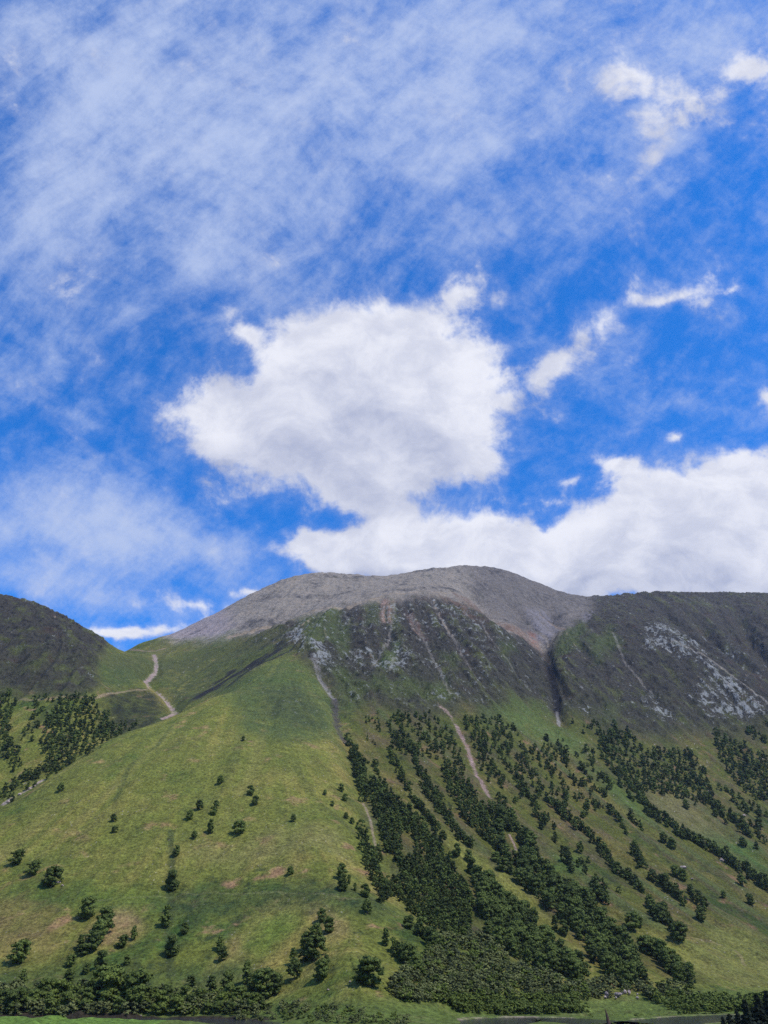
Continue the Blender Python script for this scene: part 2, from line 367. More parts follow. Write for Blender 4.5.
# ---- burns and gullies carved into the hill
BURN = [(154, 655), (157, 666), (147, 675), (149, 680), (162, 689), (171, 698), (178, 709)]
BURN2 = [(40, 781), (34, 786), (24, 792), (12, 799), (3, 806)]
GULLY = [(312, 655), (319, 672), (328, 686), (335, 697), (337, 719), (345, 737), (352, 757), (357, 780), (364, 800)]
GORGE = [(543, 640), (547, 655), (549, 664), (553, 680), (556, 700), (561, 722)]
TRACK = [(440, 707), (449, 714), (457, 724), (463, 737), (469, 751), (477, 774), (490, 797)]
CARVE = [(BURN, 26, 16), (GULLY, 20, 9), (GORGE, 20, 16), (TRACK, 12, 3),
         ([(470, 585), (480, 600), (495, 615), (503, 622)], 60, 42),
         ([(500, 590), (515, 610), (530, 628), (545, 650)], 50, 20), ([(540, 595), (548, 612), (552, 630)], 40, 14), ([(345, 578), (325, 595), (300, 606), (265, 625)], 70, 16), ([(395, 605), (388, 640), (372, 665)], 26, 9), ([(345, 625), (355, 650), (362, 670)], 24, 8),
         ([(430, 600), (455, 640), (480, 680), (500, 705)], 24, 9), ([(410, 615), (430, 650), (450, 690)], 22, 8), ([(480, 620), (505, 655), (530, 690)], 24, 9),
         ([(612, 630), (625, 660), (650, 690), (665, 715)], 24, 9), ([(637, 600), (642, 625), (690, 665), (735, 700)], 28, 9), ([(585, 650), (590, 680), (600, 710)], 24, 8),
         ([(690, 612), (715, 640), (750, 665)], 42, 46), ([(735, 605), (750, 640), (768, 660)], 42, 44), ([(655, 606), (672, 618), (692, 634), (712, 652)], 34, 34), ([(712, 605), (728, 625), (742, 645)], 26, 22), ([(600, 615), (608, 640), (622, 668), (636, 690)], 26, 14), ([(575, 640), (600, 665), (618, 700), (622, 715)], 22, 12), ([(660, 650), (672, 672), (690, 700), (700, 715)], 22, 12),
         ([(10, 640), (22, 660), (20, 690)], 24, 7), ([(290, 640), (240, 665), (200, 690)], 24, 7), ([(270, 632), (220, 655), (180, 680)], 24, 6),
         ([(300, 660), (292, 650)], 20, 5), ([(165, 850), (170, 900), (168, 960)], 12, 2.2), ([(240, 690), (225, 720), (200, 760)], 12, 1.6)]
lines = {}
for k, (pl, rad, dep) in enumerate(CARVE):
    w = path(pl); lines[k] = w
    D, T = near_line(w, rad*1.6, wxx*0.4, wyy*0.4)
    fade = np.minimum(1, np.minimum(T*6, (1-T)*8+0.3))
    Z = Z-dep*fade*np.exp(-(D/rad*1.4)**2)

ROCKY = inpoly([(200, 600), (260, 560), (600, 560), (768, 560), (820, 600), (820, 735), (768, 728), (700, 732), (640, 735), (600, 726), (560, 712), (520, 703), (470, 706), (430, 715), (400, 712), (370, 704), (350, 706), (338, 700), (325, 682), (300, 655), (285, 640), (240, 650)], 2.3, 9)
DULLM = inpoly([(345, 700), (800, 700), (800, 960), (700, 960), (600, 940), (520, 940), (440, 920), (380, 850), (350, 760)], 1.5, 20)
LHILL = inpoly([(-40, 560), (40, 560), (112, 640), (108, 655), (97, 668), (100, 692), (60, 697), (-40, 690)], 1.6, 6)
RIB = np.clip(np.maximum(ROCKY, LHILL*0.9), 0, 1)
SCREE = inpoly([(130, 640), (180, 600), (300, 540), (560, 540), (600, 590), (590, 610), (556, 636), (546, 645), (520, 632), (500, 622), (477, 610), (450, 599), (425, 597), (383, 602), (337, 609), (300, 618), (262, 632), (215, 641), (165, 642)], 1.3, 9)
fade_side = (1-wside)*sstep(430, 560, rr)*(1-sstep(3000, 3300, rr))
Z = Z+fade_side*(RIB*(1-0.8*SCREE)*(3.4*L1+1.5*L2)+(1-RIB)*(0.9+1.3*DULLM)*(1.0*L1+0.4*L2))
rk = fbm(X/45, Y/45, 5, 0.55, True); rk2 = fbm(X/13, Y/13, 4, 0.6)
Z = Z+fade_side*(RIB*(1-0.6*SCREE)*(11*(rk-0.3)+5.0*rk2+2.2*fbm(X/6, Y/6, 2))+0.8*fbm(X/9, Y/9, 3)+1.3*fbm(X/28, Y/28, 3))
Z = Z+fade_side*(5*fbm(X/190+5, Y/190, 3))*(0.25+0.75*sstep(0, 120, Z))
Z = Z+fade_side*SCREE*(9.0*fbm(X/90, Y/90, 6, .58)+.4*L1+.4*L2)

# ---- river across the valley floor
def flat(px, Yd): return ((px-384)/F/1.19*Yd, Yd)
RIV = np.array([flat(-500, 505), flat(-150, 505), flat(0, 507), flat(120, 508), flat(215, 495), flat(300, 425), flat(400, 395), flat(455, 430), flat(500, 500), flat(540, 514), flat(590, 488), flat(630, 455), flat(668, 492), flat(725, 535), flat(800, 545), flat(1100, 550)])
def smooth_line(p, k=8):
    o = []
    P_ = np.vstack([2*p[0]-p[1], p, 2*p[-1]-p[-2]])
    for i in range(1, len(P_)-2):
        for q in range(k):
            t = q/k; o.append(0.5*((2*P_[i])+(-P_[i-1]+P_[i+1])*t+(2*P_[i-1]-5*P_[i]+4*P_[i+1]-P_[i+2])*t*t+(-P_[i-1]+3*P_[i]-3*P_[i+1]+P_[i+2])*t**3))
    o.append(P_[-2]); return np.array(o)
RIVL = smooth_line(RIV)
DR, _ = near_line(RIVL, 60)
bankm = (1-sstep(26, 50, DR))*(X > 30)*(Z < 5); Z = Z+(FLOOR-Z)*bankm*0.9
Z = Z-4.2*(1-sstep(np.where(X > 40, 15, 8), np.where(X > 40, 23, 14), DR+1.5*fbm(X/12, Y/12, 2)))*(Z < 5)
Z = Z+1.4*sstep(500, 490, Y)*sstep(440, 460, Y)*sstep(-60, -120, X)*(Z < FLOOR+5)
WATER_Z = FLOOR-0.35

# ------------------------------------------------------------------ ground colours (surface colours, with cloud shadow painted into the right mountains)
def col(*c): return np.array(c, np.float32)
def lay(base, c, m): return base+(c-base)*np.clip(m, 0, 1)[..., None]
n_big = fbm(X/120, Y/120, 5, 0.55); n_mid = fbm(X/34+9, Y/34, 4, 0.6); n_fine = fbm(X/7, Y/7+3, 3, 0.7); n_sm = fbm(X/16+31, Y/16, 4, .65)
base = np.zeros(X.shape+(3,), np.float32)+col(0.100, 0.116, 0.024)
base = lay(base, col(0.150, 0.140, 0.040), sstep(-0.15, 0.55, n_big+0.5*n_mid+.25*L2*0.5))      # yellowing grass
base = lay(base, col(0.050, 0.085, 0.018), sstep(0.05, 0.6, -n_big+0.6*n_mid))                   # lusher
base = lay(base, col(0.036, 0.052, 0.020), 0.75*sstep(0.14, 0.5, n_sm-0.3*n_big))                 # bracken
base = lay(base, col(0.20, 0.14, 0.08), 0.85*sstep(0.18, 0.46, fbm(X/38+70, Y/30, 5, 0.6)))      # bare, bleached patches
base = lay(base, col(0.048, 0.062, 0.020), .55*sstep(.5, 1.7, L1+.6*n_mid+.3*L2))
base = lay(base, col(0.16, 0.15, 0.055), .45*sstep(.7, 1.8, -L1+.7*n_sm))
# lower right slope is duller and browner, with green runs down the fall line
DULL = inpoly([(345, 700), (800, 700), (800, 980), (700, 985), (600, 960), (520, 960), (440, 940), (380, 850), (350, 760)], 1.5, 14)
dull = lay(base*0.72, col(0.082, 0.073, 0.036), sstep(-0.3, 0.7, L1*0.35+n_mid))
base = base*(1-DULL[..., None])+dull*DULL[..., None]
base = lay(base, col(0.068, 0.094, 0.024), DULL*0.7*sstep(0.5, 1.5, L1+0.5*n_mid))
for (poly, c, s) in [
    ([(560, 860), (575, 850), (590, 870), (560, 880), (540, 866)], (0.055, 0.105, 0.02), 0.6),
    ([(600, 765), (640, 800), (660, 820), (640, 822), (610, 795), (592, 770)], (0.070, 0.105, 0.026), 0.7),
    ([(455, 830), (480, 858), (520, 885), (560, 930), (590, 960), (570, 955), (520, 900), (470, 868), (445, 845)], (0.13, 0.14, 0.035), 0.8),
    ([(345, 745), (380, 775), (378, 810), (352, 770)], (0.10, 0.12, 0.03), 0.8), ([(405, 775), (425, 800), (445, 835), (425, 820)], (0.115, 0.12, 0.04), 0.8),
    ([(480, 700), (540, 715), (600, 750), (580, 760), (520, 730), (480, 722)], (0.075, 0.105, 0.03), 0.8),
    ([(648, 780), (680, 790), (720, 830), (740, 850), (700, 838), (655, 812)], (0.105, 0.105, 0.045), 0.8),
    ([(700, 835), (768, 850), (768, 880), (730, 855)], (0.06, 0.10, 0.025), 0.7),
    ([(690, 940), (730, 925), (780, 950), (780, 990), (720, 985), (690, 970)], (0.115, 0.125, 0.035), 0.8),
    ([(640, 925), (690, 950), (700, 965), (660, 950)], (0.14, 0.15, 0.035), 0.8),
    ([(0, 790), (60, 765), (160, 720), (330, 740), (340, 850), (200, 880), (0, 900)], (0.120, 0.132, 0.030), 0.45),
    ([(-40, 880), (60, 900), (60, 955), (-40, 950)], (0.135, 0.115, 0.045), 0.6), ([(88, 930), (130, 912), (142, 928), (120, 940), (92, 945)], (0.23, 0.165, 0.10), 0.7),
    ([(270, 905), (285, 915), (295, 925), (275, 920)], (0.23, 0.17, 0.10), 0.6), ([(303, 902), (325, 905), (352, 930), (325, 928)], (0.20, 0.155, 0.09), 0.5),
    ([(0, 955), (14, 955), (12, 958), (0, 958)], (0.25, 0.18, 0.11), 0.7), ([(34, 952), (44, 952), (42, 960), (34, 958)], (0.24, 0.18, 0.10), 0.8), ([(225, 945), (242, 944), (242, 962), (228, 960)], (0.18, 0.14, 0.06), 0.7),
    ([(240, 940), (290, 905), (300, 925), (270, 960), (240, 965)], (0.09, 0.13, 0.022), 0.6), ([(70, 890), (170, 890), (165, 925), (140, 912), (90, 905)], (0.08, 0.12, 0.022), 0.6),
    ([(0, 965), (120, 965), (260, 965), (260, 990), (0, 990)], (0.062, 0.085, 0.024), 0.75),
    ([(150, 890), (330, 885), (400, 910), (380, 920), (200, 915), (150, 905)], (0.045, 0.068, 0.022), 0.75),
    ([(180, 850), (340, 830), (340, 850), (230, 870), (190, 862)], (0.13, 0.13, 0.05), 0.5),
    ([(120, 652), (210, 645), (280, 640), (300, 650), (262, 668), (200, 700), (180, 708), (165, 690), (150, 676), (125, 690), (112, 668)], (0.062, 0.076, 0.026), 0.85),
    ([(113, 655), (125, 660), (140, 680), (120, 692), (104, 690), (92, 668)], (0.058, 0.078, 0.026), 0.9),
    ([(104, 693), (150, 688), (170, 705), (160, 722), (130, 730), (100, 735)], (0.036, 0.042, 0.020), .85),
    ([(215, 690), (262, 668), (300, 655), (330, 690), (340, 735), (300, 745), (240, 730)], (0.070, 0.092, 0.030), 0.8),
    ([(262, 690), (300, 685), (320, 705), (325, 728), (300, 728), (268, 712)], (0.050, 0.064, 0.028), 0.6)]:
    P_ = inpoly(poly, 1.8, 9)
    base = lay(base, col(*c), P_*min(1, s*1.2)*(0.8+0.8*n_sm+.3*n_mid))
# dark streaks on the slope above the burn
SK = inpoly([(180, 690), (215, 672), (260, 650), (300, 622), (310, 640), (270, 665), (215, 695), (190, 700)], 1.2, 5)
base = lay(base, col(0.026, 0.026, 0.024), SK*0.9*sstep(-0.1, 0.7, L1*.7+n_mid))
# heather and crag country
base = base.mean((0, 1))*0.0+base
EAST = sstep(0.12, 0.31, az+.05*NZ1)  # less pale cover to the right; the dark tone includes painted cloud shadow
heath = np.zeros_like(base)+col(0.046, 0.045, 0.037)
heath = lay(heath, col(0.066, 0.074, 0.028), sstep(0.0, 0.6, n_mid+0.2*L1+0.35*n_big+.5*n_fine))
heath = lay(heath, col(0.014, 0.014, 0.013), .9*sstep(0.05, 0.4, n_sm+.6*n_fine-.2*n_big))
heath = lay(heath, col(0.075, 0.098, 0.026), 0.9*sstep(0.30, 0.75, n_big*0.9+0.5*n_sm))
heath = lay(heath, col(0.060, 0.045, 0.034), 0.7*sstep(0.1, 0.6, fbm(X/70+20, Y/70+90, 4, .6)+.4*n_sm))
HM = np.clip(np.maximum(ROCKY, LHILL), 0, 1)
heath = lay(heath, col(0.105, 0.098, 0.088), .75*(1-.65*EAST)*sstep(650, 1150, Z+130*n_mid+60*n_sm)*(0.6+n_sm))
base = base*(1-HM[..., None])+heath*HM[..., None]
GREENS = [([(330, 660), (375, 690), (350, 712), (338, 700)], .7), ([(375, 665), (395, 640), (405, 640), (385, 672)], .9), ([(370, 680), (450, 680), (455, 700), (400, 700), (365, 690)], .75), ([(300, 610), (340, 606), (350, 640), (345, 660), (330, 640), (305, 650)], .7),
          ([(585, 640), (610, 625), (625, 645), (595, 660)], .7), ([(500, 640), (520, 645), (510, 660), (495, 652)], .6), ([(570, 625), (590, 620), (580, 645), (550, 660), (556, 640)], .75), ([(440, 650), (460, 660), (450, 670)], .5), ([(600, 700), (625, 702), (615, 725), (600, 720)], .5), ([(470, 700), (540, 706), (560, 716), (520, 712), (480, 712)], .8), ([(365, 600), (385, 598), (380, 620), (365, 625)], .5)]
for poly, s in GREENS:
    base = lay(base, col(0.066, 0.092, 0.026), inpoly(poly, 1.6, 4)*s*(0.8+0.8*n_sm))
base = lay(base, col(0.062, 0.074, 0.026), HM*.75*sstep(650, 330, Z+90*n_big+50*n_sm)*(.5+n_mid)+LHILL*.5*sstep(.0, .5, n_mid+.4*n_big))
# crags: pale grey rock, mostly where the ground breaks
crag_n = fbm(X/9, Y/9, 3, 0.7)+0.16*L2+0.6*fbm(X/55+11, Y/55, 3)
crag = HM*(1-SCREE)*sstep(0.38, 0.62, crag_n)*sstep(-0.3, 0.25, rk-0.35+0.5*n_mid)
rockness = crag*0.40+HM*(1-SCREE)*(0.50-.17*EAST-.2*LHILL+.30*n_big+.25*n_mid+.05*L2+.22*(1-EAST)*sstep(600, 1000, Z))
for poly, s in [([(648, 622), (670, 628), (712, 660), (740, 680), (768, 700), (768, 712), (735, 706), (700, 690), (715, 680), (690, 655), (650, 650), (640, 655), (645, 640)], 1.0),
                ([(685, 690), (740, 685), (760, 715), (700, 712), (680, 702)], .8), ([(300, 640), (340, 650), (380, 650), (420, 655), (400, 672), (360, 660), (320, 665)], .55),
                ([(270, 640), (305, 628), (302, 655), (280, 655)], .6), ([(655, 712), (680, 710), (675, 722), (660, 720)], .9), ([(640, 690), (665, 695), (660, 712), (640, 705)], .6), ([(560, 700), (600, 705), (590, 720), (562, 716)], .4), ([(700, 630), (768, 640), (768, 680), (720, 655)], .4)]:
    M_ = inpoly(poly, 1.4, 3)
    rockness = rockness+M_*s*0.75*sstep(-0.4, 0.4, crag_n)
rockness = rockness+.55*(1-HM)*inpoly([(268, 695), (290, 684), (300, 660), (322, 690), (328, 722), (300, 716), (275, 712)], 3.0, 12)*sstep(-.3, .3, n_mid)+.12*(1-HM)*sstep(.1, .6, n_big)
rockness = np.clip(rockness, 0, 1)*(1-SCREE)+0.12*SCREE
# scree of the summit plateau, with pinkish runs below the rim
scree = np.zeros_like(base)+col(0.205, 0.192, 0.190)
scree = lay(scree, col(0.25, 0.225, 0.215), sstep(-.2, .6, n_mid+.5*n_sm)); scree = lay(scree, col(0.085, 0.083, 0.085), sstep(.0, .6, n_big+.6*n_sm+.08*L2)); scree = lay(scree, col(0.085, 0.085, 0.060), .8*sstep(.1, .5, fbm(X/55+7, Y/55, 5, .6)-.1))
scree = lay(scree, col(0.30, 0.25, 0.20), 0.6*sstep(.35, .6, n_sm+.4*n_mid))
base = base*(1-0.93*SCREE[..., None])+scree*0.93*SCREE[..., None]
base = lay(base, col(0.070, 0.080, 0.030), inpoly([(100, 655), (150, 642), (230, 632), (280, 625), (300, 630), (240, 655), (150, 665), (110, 670)], 1.4, 5)*0.85*(.7+.8*n_sm))
SUMMIT = inpoly([(462, 540), (600, 560), (600, 600), (556, 635), (520, 628), (500, 616), (480, 596), (468, 580)], 1.6, 16)
base = lay(base, col(0.072, 0.070, 0.076), SUMMIT*0.6*(0.9+.6*n_sm))
for poly, c, s in [([(527, 610), (545, 607), (556, 622), (558, 632), (545, 640), (535, 632)], (0.17, 0.165, 0.20), .85), ([(583, 614), (597, 611), (592, 620), (583, 624)], (0.16, 0.155, 0.19), .7),
                   ([(500, 618), (530, 640), (545, 652), (538, 640), (520, 626)], (0.16, 0.11, 0.085), .8), ([(450, 592), (480, 603), (520, 628), (500, 622), (470, 610)], (0.14, 0.10, 0.08), .6), ([(528, 622), (536, 628), (538, 640), (530, 638)], (0.22, 0.12, 0.09), .7),
                   ([(380, 598), (396, 600), (390, 620), (382, 618)], (0.27, 0.19, 0.17), .6), ([(405, 605), (416, 620), (430, 640), (415, 630)], (0.26, 0.17, 0.14), .5), ([(430, 590), (470, 610), (480, 625), (450, 605)], (0.15, 0.10, 0.075), .55)]:
    base = lay(base, col(*c), inpoly(poly, .8, 3)*s*sstep(-1.2, .6, L2+n_sm))
base = lay(base, col(0.26, 0.215, 0.17), HM*(1-SCREE)*0.55*sstep(1.5, 2.1, L2+.7*n_mid)*sstep(450, 700, Z))
# bare beds and tracks
def strip(pts, wid, c, s, rag=0.5):
    global base
    D, T = near_line(path(pts), wid*4, wxx*0.25*rag, wyy*0.25*rag)
    base = lay(base, col(*c), s*(1-sstep(wid*0.45, wid*1.35, D+wid*(1.3*n_fine+.9*n_sm)*min(rag, 1.0)))*sstep(-.65, .1, n_mid+.6*n_sm+(.5 if rag < .6 else 0)))
strip(BURN, 4.6, (0.34, 0.29, 0.27), 1.0, 1.0); strip([(162, 689), (155, 690), (149, 689), (146, 680)], 3, (0.3, 0.25, 0.2), .8, .9); strip(BURN2, 4, (0.46, 0.40, 0.38), 1.0, .9)
strip([(162, 719), (172, 715), (178, 709)], 4, (0.36, 0.30, 0.27), 0.9)
strip(TRACK, 3.8, (0.20, 0.16, 0.14), 0.9, 1.0); strip([(510, 835), (516, 848)], 1.6, (0.24, 0.2, 0.17), .9)
strip([(312, 657), (319, 672), (328, 686), (335, 697)], 5, (0.17, 0.165, 0.17), 0.75, 1)
strip([(335, 697), (337, 719), (345, 737)], 6, (0.060, 0.055, 0.055), 0.75, 1); strip([(363, 795), (366, 806), (372, 830), (376, 845)], 1.5, (0.2, 0.17, 0.13), .6)
strip([(93, 699), (120, 693), (149, 690)], 3.0, (0.16, 0.14, 0.085), 0.8, .1); strip([(20, 700), (60, 698), (93, 699)], 3, (0.15, 0.13, 0.08), .6, .1)
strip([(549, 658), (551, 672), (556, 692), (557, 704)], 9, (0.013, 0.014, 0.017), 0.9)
strip([(556, 704), (558, 718)], 4, (0.2, 0.2, 0.21), 0.6)
strip([(118, 648), (150, 652), (165, 648)], 4, (0.16, 0.13, 0.10), .7)
strip([(540, 612), (553, 622), (566, 630)], 4, (0.2, 0.16, 0.13), .7)
strip([(330, 612), (383, 596), (425, 591), (447, 594)], 8, (0.25, 0.21, 0.17), .5); strip([(230, 636), (270, 622), (300, 615), (330, 607)], 11, (0.29, 0.24, 0.19), .65, 1.2)
strip([(175, 720), (160, 740), (130, 765), (115, 800)], 3.0, (0.055, 0.075, 0.025), .5, .6)
strip([(100, 901), (160, 896), (230, 894), (300, 893), (380, 903)], 1.3, (0.15, 0.15, 0.08), .3, 1); strip([(640, 915), (690, 935), (735, 950), (745, 965)], 2.0, (0.16, 0.14, 0.08), .5)
strip([(170, 830), (172, 870), (168, 930), (170, 975)], 3.0, (0.045, 0.062, 0.025), .55); strip([(355, 985), (380, 998), (430, 1010), (470, 1020)], 2.2, (0.15, 0.16, 0.05), .5)
strip([(672, 640), (700, 653), (740, 682), (768, 704)], 5, (0.2, 0.19, 0.18), .6)
for pl in ([(430, 600), (455, 640), (480, 680), (500, 705)], [(480, 620), (505, 655), (530, 690)], [(612, 630), (625, 660), (650, 690)], [(410, 615), (430, 650), (450, 690)], [(395, 605), (388, 640), (372, 665)]):
    strip(pl, 3.0, (0.20, 0.19, 0.19), .45, 1)
strip([(395, 655), (390, 670)], 3, (.3, .3, .3), .3)
# valley floor meadows, river bed
low = 1-sstep(FLOOR+3, FLOOR+14, Z)
FIELD = (1-wside)*low
base = lay(base, col(0.080, 0.112, 0.028), FIELD*0.8)
base = lay(base, col(0.095, 0.150, 0.030), FIELD*(1-sstep(495, 500, Y))*(X < -110)*0.9)
base = lay(base, col(0.28, 0.23, 0.20), (1-sstep(23, 27, DR+7*n_sm+3*n_fine))*(Z < FLOOR+3)*(X > 40)*0.6*sstep(-.1, .3, n_mid))
base = lay(base, col(0.035, 0.028, 0.020), (1-sstep(22, 27, DR+4*n_sm))*(Z < FLOOR+4)*(X < 20)*0.9*(Y > 498))
# small pale stones strewn in the grass
base = lay(base, col(0.36, 0.35, 0.33), (1-low)*(1-HM)*(rs.rand(*X.shape) > 0.996)*sstep(-.2, .5, n_big+n_mid))
base = base*(base/np.array([0.085, 0.092, 0.032]))**(np.array([.22, .22, .1])+.22*(1-HM[..., None]))*np.array([.90, .88, .86])
base *= (1+0.32*n_fine[..., None]*(1-0.3*HM[..., None])+0.10*(rs.rand(*X.shape)[..., None]-.5)*2)
base = base*np.array([1.05, 1.0, .80])*(1+.20*(1-HM[..., None]))
lum = base.mean(-1, keepdims=True); base = lum+(base-lum)*.93
base = base*(1+.22*(HM*(1-SCREE))[..., None])*(1+.08*(1-HM[..., None]))
base = np.clip(base, 0.006, 1)*np.minimum(1, .24/np.maximum(base.max(-1, keepdims=True), 1e-3))**.8

def grid_mesh(name):
    na, nr = X.shape
    me = bpy.data.meshes.new(name); nv = na*nr
    # the first and last meridian meet behind the camera; both lie on the same line
    co = np.stack([X, Y, Z], -1).reshape(-1, 3).astype(np.float32)
    i, j = np.meshgrid(np.arange(na-1), np.arange(nr-1), indexing='ij'); b = (i*nr+j).ravel()
    q = np.stack([b, b+1, b+nr+1, b+nr], 1).astype(np.int32)
    # cap under the camera
    me.vertices.add(nv); me.vertices.foreach_set('co', co.ravel())
    me.loops.add(q.size); me.loops.foreach_set('vertex_index', q.ravel())
    me.polygons.add(len(q)); me.polygons.foreach_set('loop_start', np.arange(0, q.size, 4, dtype=np.int32))
    me.polygons.foreach_set('use_smooth', np.ones(len(q), bool))
    me.update(calc_edges=True)
    at_ = me.color_attributes.new('cover', 'FLOAT_COLOR', 'POINT')
    at_.data.foreach_set('color', np.concatenate([base.reshape(-1, 3), rockness.reshape(-1, 1)], 1).astype(np.float32).ravel())
    return me
me = grid_mesh('terrain')

def material(name, rough=0.9):
    m = bpy.data.materials.new(name); m.use_nodes = True
    b = m.node_tree.nodes['Principled BSDF']; b.inputs['Roughness'].default_value = rough
    b.inputs['Specular IOR Level'].default_value = 0.15
    return m, m.node_tree, b
def ground_material():
    m, nt, b = material('hill_ground', 0.95); N, L = nt.nodes, nt.links
    a = N.new('ShaderNodeAttribute'); a.attribute_name = 'cover'
    g = N.new('ShaderNodeNewGeometry')
    def nz(s, d, r):
        n = N.new('ShaderNodeTexNoise'); n.inputs['Scale'].default_value = s; n.inputs['Detail'].default_value = d; n.inputs['Roughness'].default_value = r
        L.new(g.outputs['Position'], n.inputs['Vector']); return n.outputs['Fac']
    n1, n2 = nz(0.35, 5, 0.7), nz(0.08, 4, 0.6)
    r1 = N.new('ShaderNodeMapRange'); r1.inputs[1].default_value = .3; r1.inputs[2].default_value = .7; r1.inputs[3].default_value = .35; r1.inputs[4].default_value = 1.65; L.new(n1, r1.inputs[0])
    r2 = N.new('ShaderNodeMapRange'); r2.inputs[1].default_value = .3; r2.inputs[2].default_value = .7; r2.inputs[3].default_value = .8; r2.inputs[4].default_value = 1.2; L.new(n2, r2.inputs[0])
    mu = N.new('ShaderNodeMath'); mu.operation = 'MULTIPLY'; L.new(r1.outputs[0], mu.inputs[0]); L.new(r2.outputs[0], mu.inputs[1])
    v = N.new('ShaderNodeVectorMath'); v.operation = 'SCALE'; L.new(a.outputs['Color'], v.inputs[0]); L.new(mu.outputs[0], v.inputs['Scale'])
    # crags: rock stands out of the turf where the ground carries it
    sep = N.new('ShaderNodeVectorMath'); sep.operation = 'MULTIPLY'; L.new(g.outputs['Position'], sep.inputs[0]); sep.inputs[1].default_value = (1, 1, 0.55)
    rn = N.new('ShaderNodeTexNoise'); rn.inputs['Scale'].default_value = 0.085; rn.inputs['Detail'].default_value = 8; rn.inputs['Roughness'].default_value = 0.78; L.new(sep.outputs[0], rn.inputs['Vector'])
    def mth(op, x, y):
        q = N.new('ShaderNodeMath'); q.operation = op
        for k_, w_ in enumerate((x, y)):
            if isinstance(w_, float): q.inputs[k_].default_value = w_
            else: L.new(w_, q.inputs[k_])
        return q.outputs[0]
    thr = mth('SUBTRACT', 0.70, mth('MULTIPLY', a.outputs['Alpha'], 0.27))
    rk_ = N.new('ShaderNodeMapRange'); rk_.inputs[1].default_value = 0.0; rk_.inputs[2].default_value = 0.09; L.new(mth('SUBTRACT', rn.outputs['Fac'], thr), rk_.inputs[0])
    has = mth('MULTIPLY', rk_.outputs[0], mth('GREATER_THAN', a.outputs['Alpha'], 0.02))
    rc = N.new('ShaderNodeMapRange'); rc.data_type = 'FLOAT'; rc.inputs[1].default_value = .35; rc.inputs[2].default_value = .65; rc.inputs[3].default_value = .14; rc.inputs[4].default_value = .38; L.new(n1, rc.inputs[0])
    cc = N.new('ShaderNodeCombineXYZ'); L.new(rc.outputs[0], cc.inputs[0]); L.new(rc.outputs[0], cc.inputs[1]); L.new(mth('MULTIPLY', rc.outputs[0], 0.93), cc.inputs[2])
    mx = N.new('ShaderNodeMix'); mx.data_type = 'RGBA'; L.new(mth('MULTIPLY', has, 0.85), mx.inputs[0]); L.new(v.outputs[0], mx.inputs[6]); L.new(cc.outputs[0], mx.inputs[7])
    L.new(mx.outputs[2], b.inputs['Base Color'])
    bu = N.new('ShaderNodeBump'); bu.inputs['Strength'].default_value = 1.0; bu.inputs['Distance'].default_value = 2.6
    L.new(n1, bu.inputs['Height']); L.new(bu.outputs[0], b.inputs['Normal'])
    return m
terrain = bpy.data.objects.new('hill_terrain', me); C.objects.link(terrain); terrain['kind'] = 'structure'
me.materials.append(ground_material())

# ------------------------------------------------------------------ water
def quad_mesh(name, V, Q, mat, smooth=False):
    me = bpy.data.meshes.new(name); V = np.asarray(V, np.float32); Q = np.asarray(Q, np.int32)
    me.vertices.add(len(V)); me.vertices.foreach_set('co', V.ravel()); me.loops.add(Q.size); me.loops.foreach_set('vertex_index', Q.ravel())
    me.polygons.add(len(Q)); me.polygons.foreach_set('loop_start', np.arange(0, Q.size, Q.shape[1], dtype=np.int32))
    if smooth: me.polygons.foreach_set('use_smooth', np.ones(len(Q), bool))
    me.update(calc_edges=True); me.validate()
    me.materials.append(mat); return me
def water():
    m, nt, b = material('river_water', 0.12); b.inputs['Base Color'].default_value = (0.035, 0.035, 0.045, 1); b.inputs['Specular IOR Level'].default_value = 0.5
    n = nt.nodes.new('ShaderNodeTexNoise'); n.inputs['Scale'].default_value = 0.8; n.inputs['Detail'].default_value = 4
    g = nt.nodes.new('ShaderNodeNewGeometry'); nt.links.new(g.outputs['Position'], n.inputs['Vector'])
    bu = nt.nodes.new('ShaderNodeBump'); bu.inputs['Strength'].default_value = 0.5; bu.inputs['Distance'].default_value = 0.4
    nt.links.new(n.outputs['Fac'], bu.inputs['Height']); nt.links.new(bu.outputs[0], b.inputs['Normal'])
    t = np.gradient(RIVL, axis=0); t /= np.hypot(t[:, 0], t[:, 1])[:, None]; nn = np.stack([-t[:, 1], t[:, 0]], 1)
    a = RIVL+nn*22; c = RIVL-nn*22; k = len(RIVL)
    V = np.vstack([np.c_[a, np.full(k, WATER_Z)], np.c_[c, np.full(k, WATER_Z)]])
    Q = [(i, i+1, k+i+1, k+i) for i in range(k-1)]
    o = bpy.data.objects.new('river_water', quad_mesh('river_water', V, Q, m)); C.objects.link(o); o['kind'] = 'structure'
water()

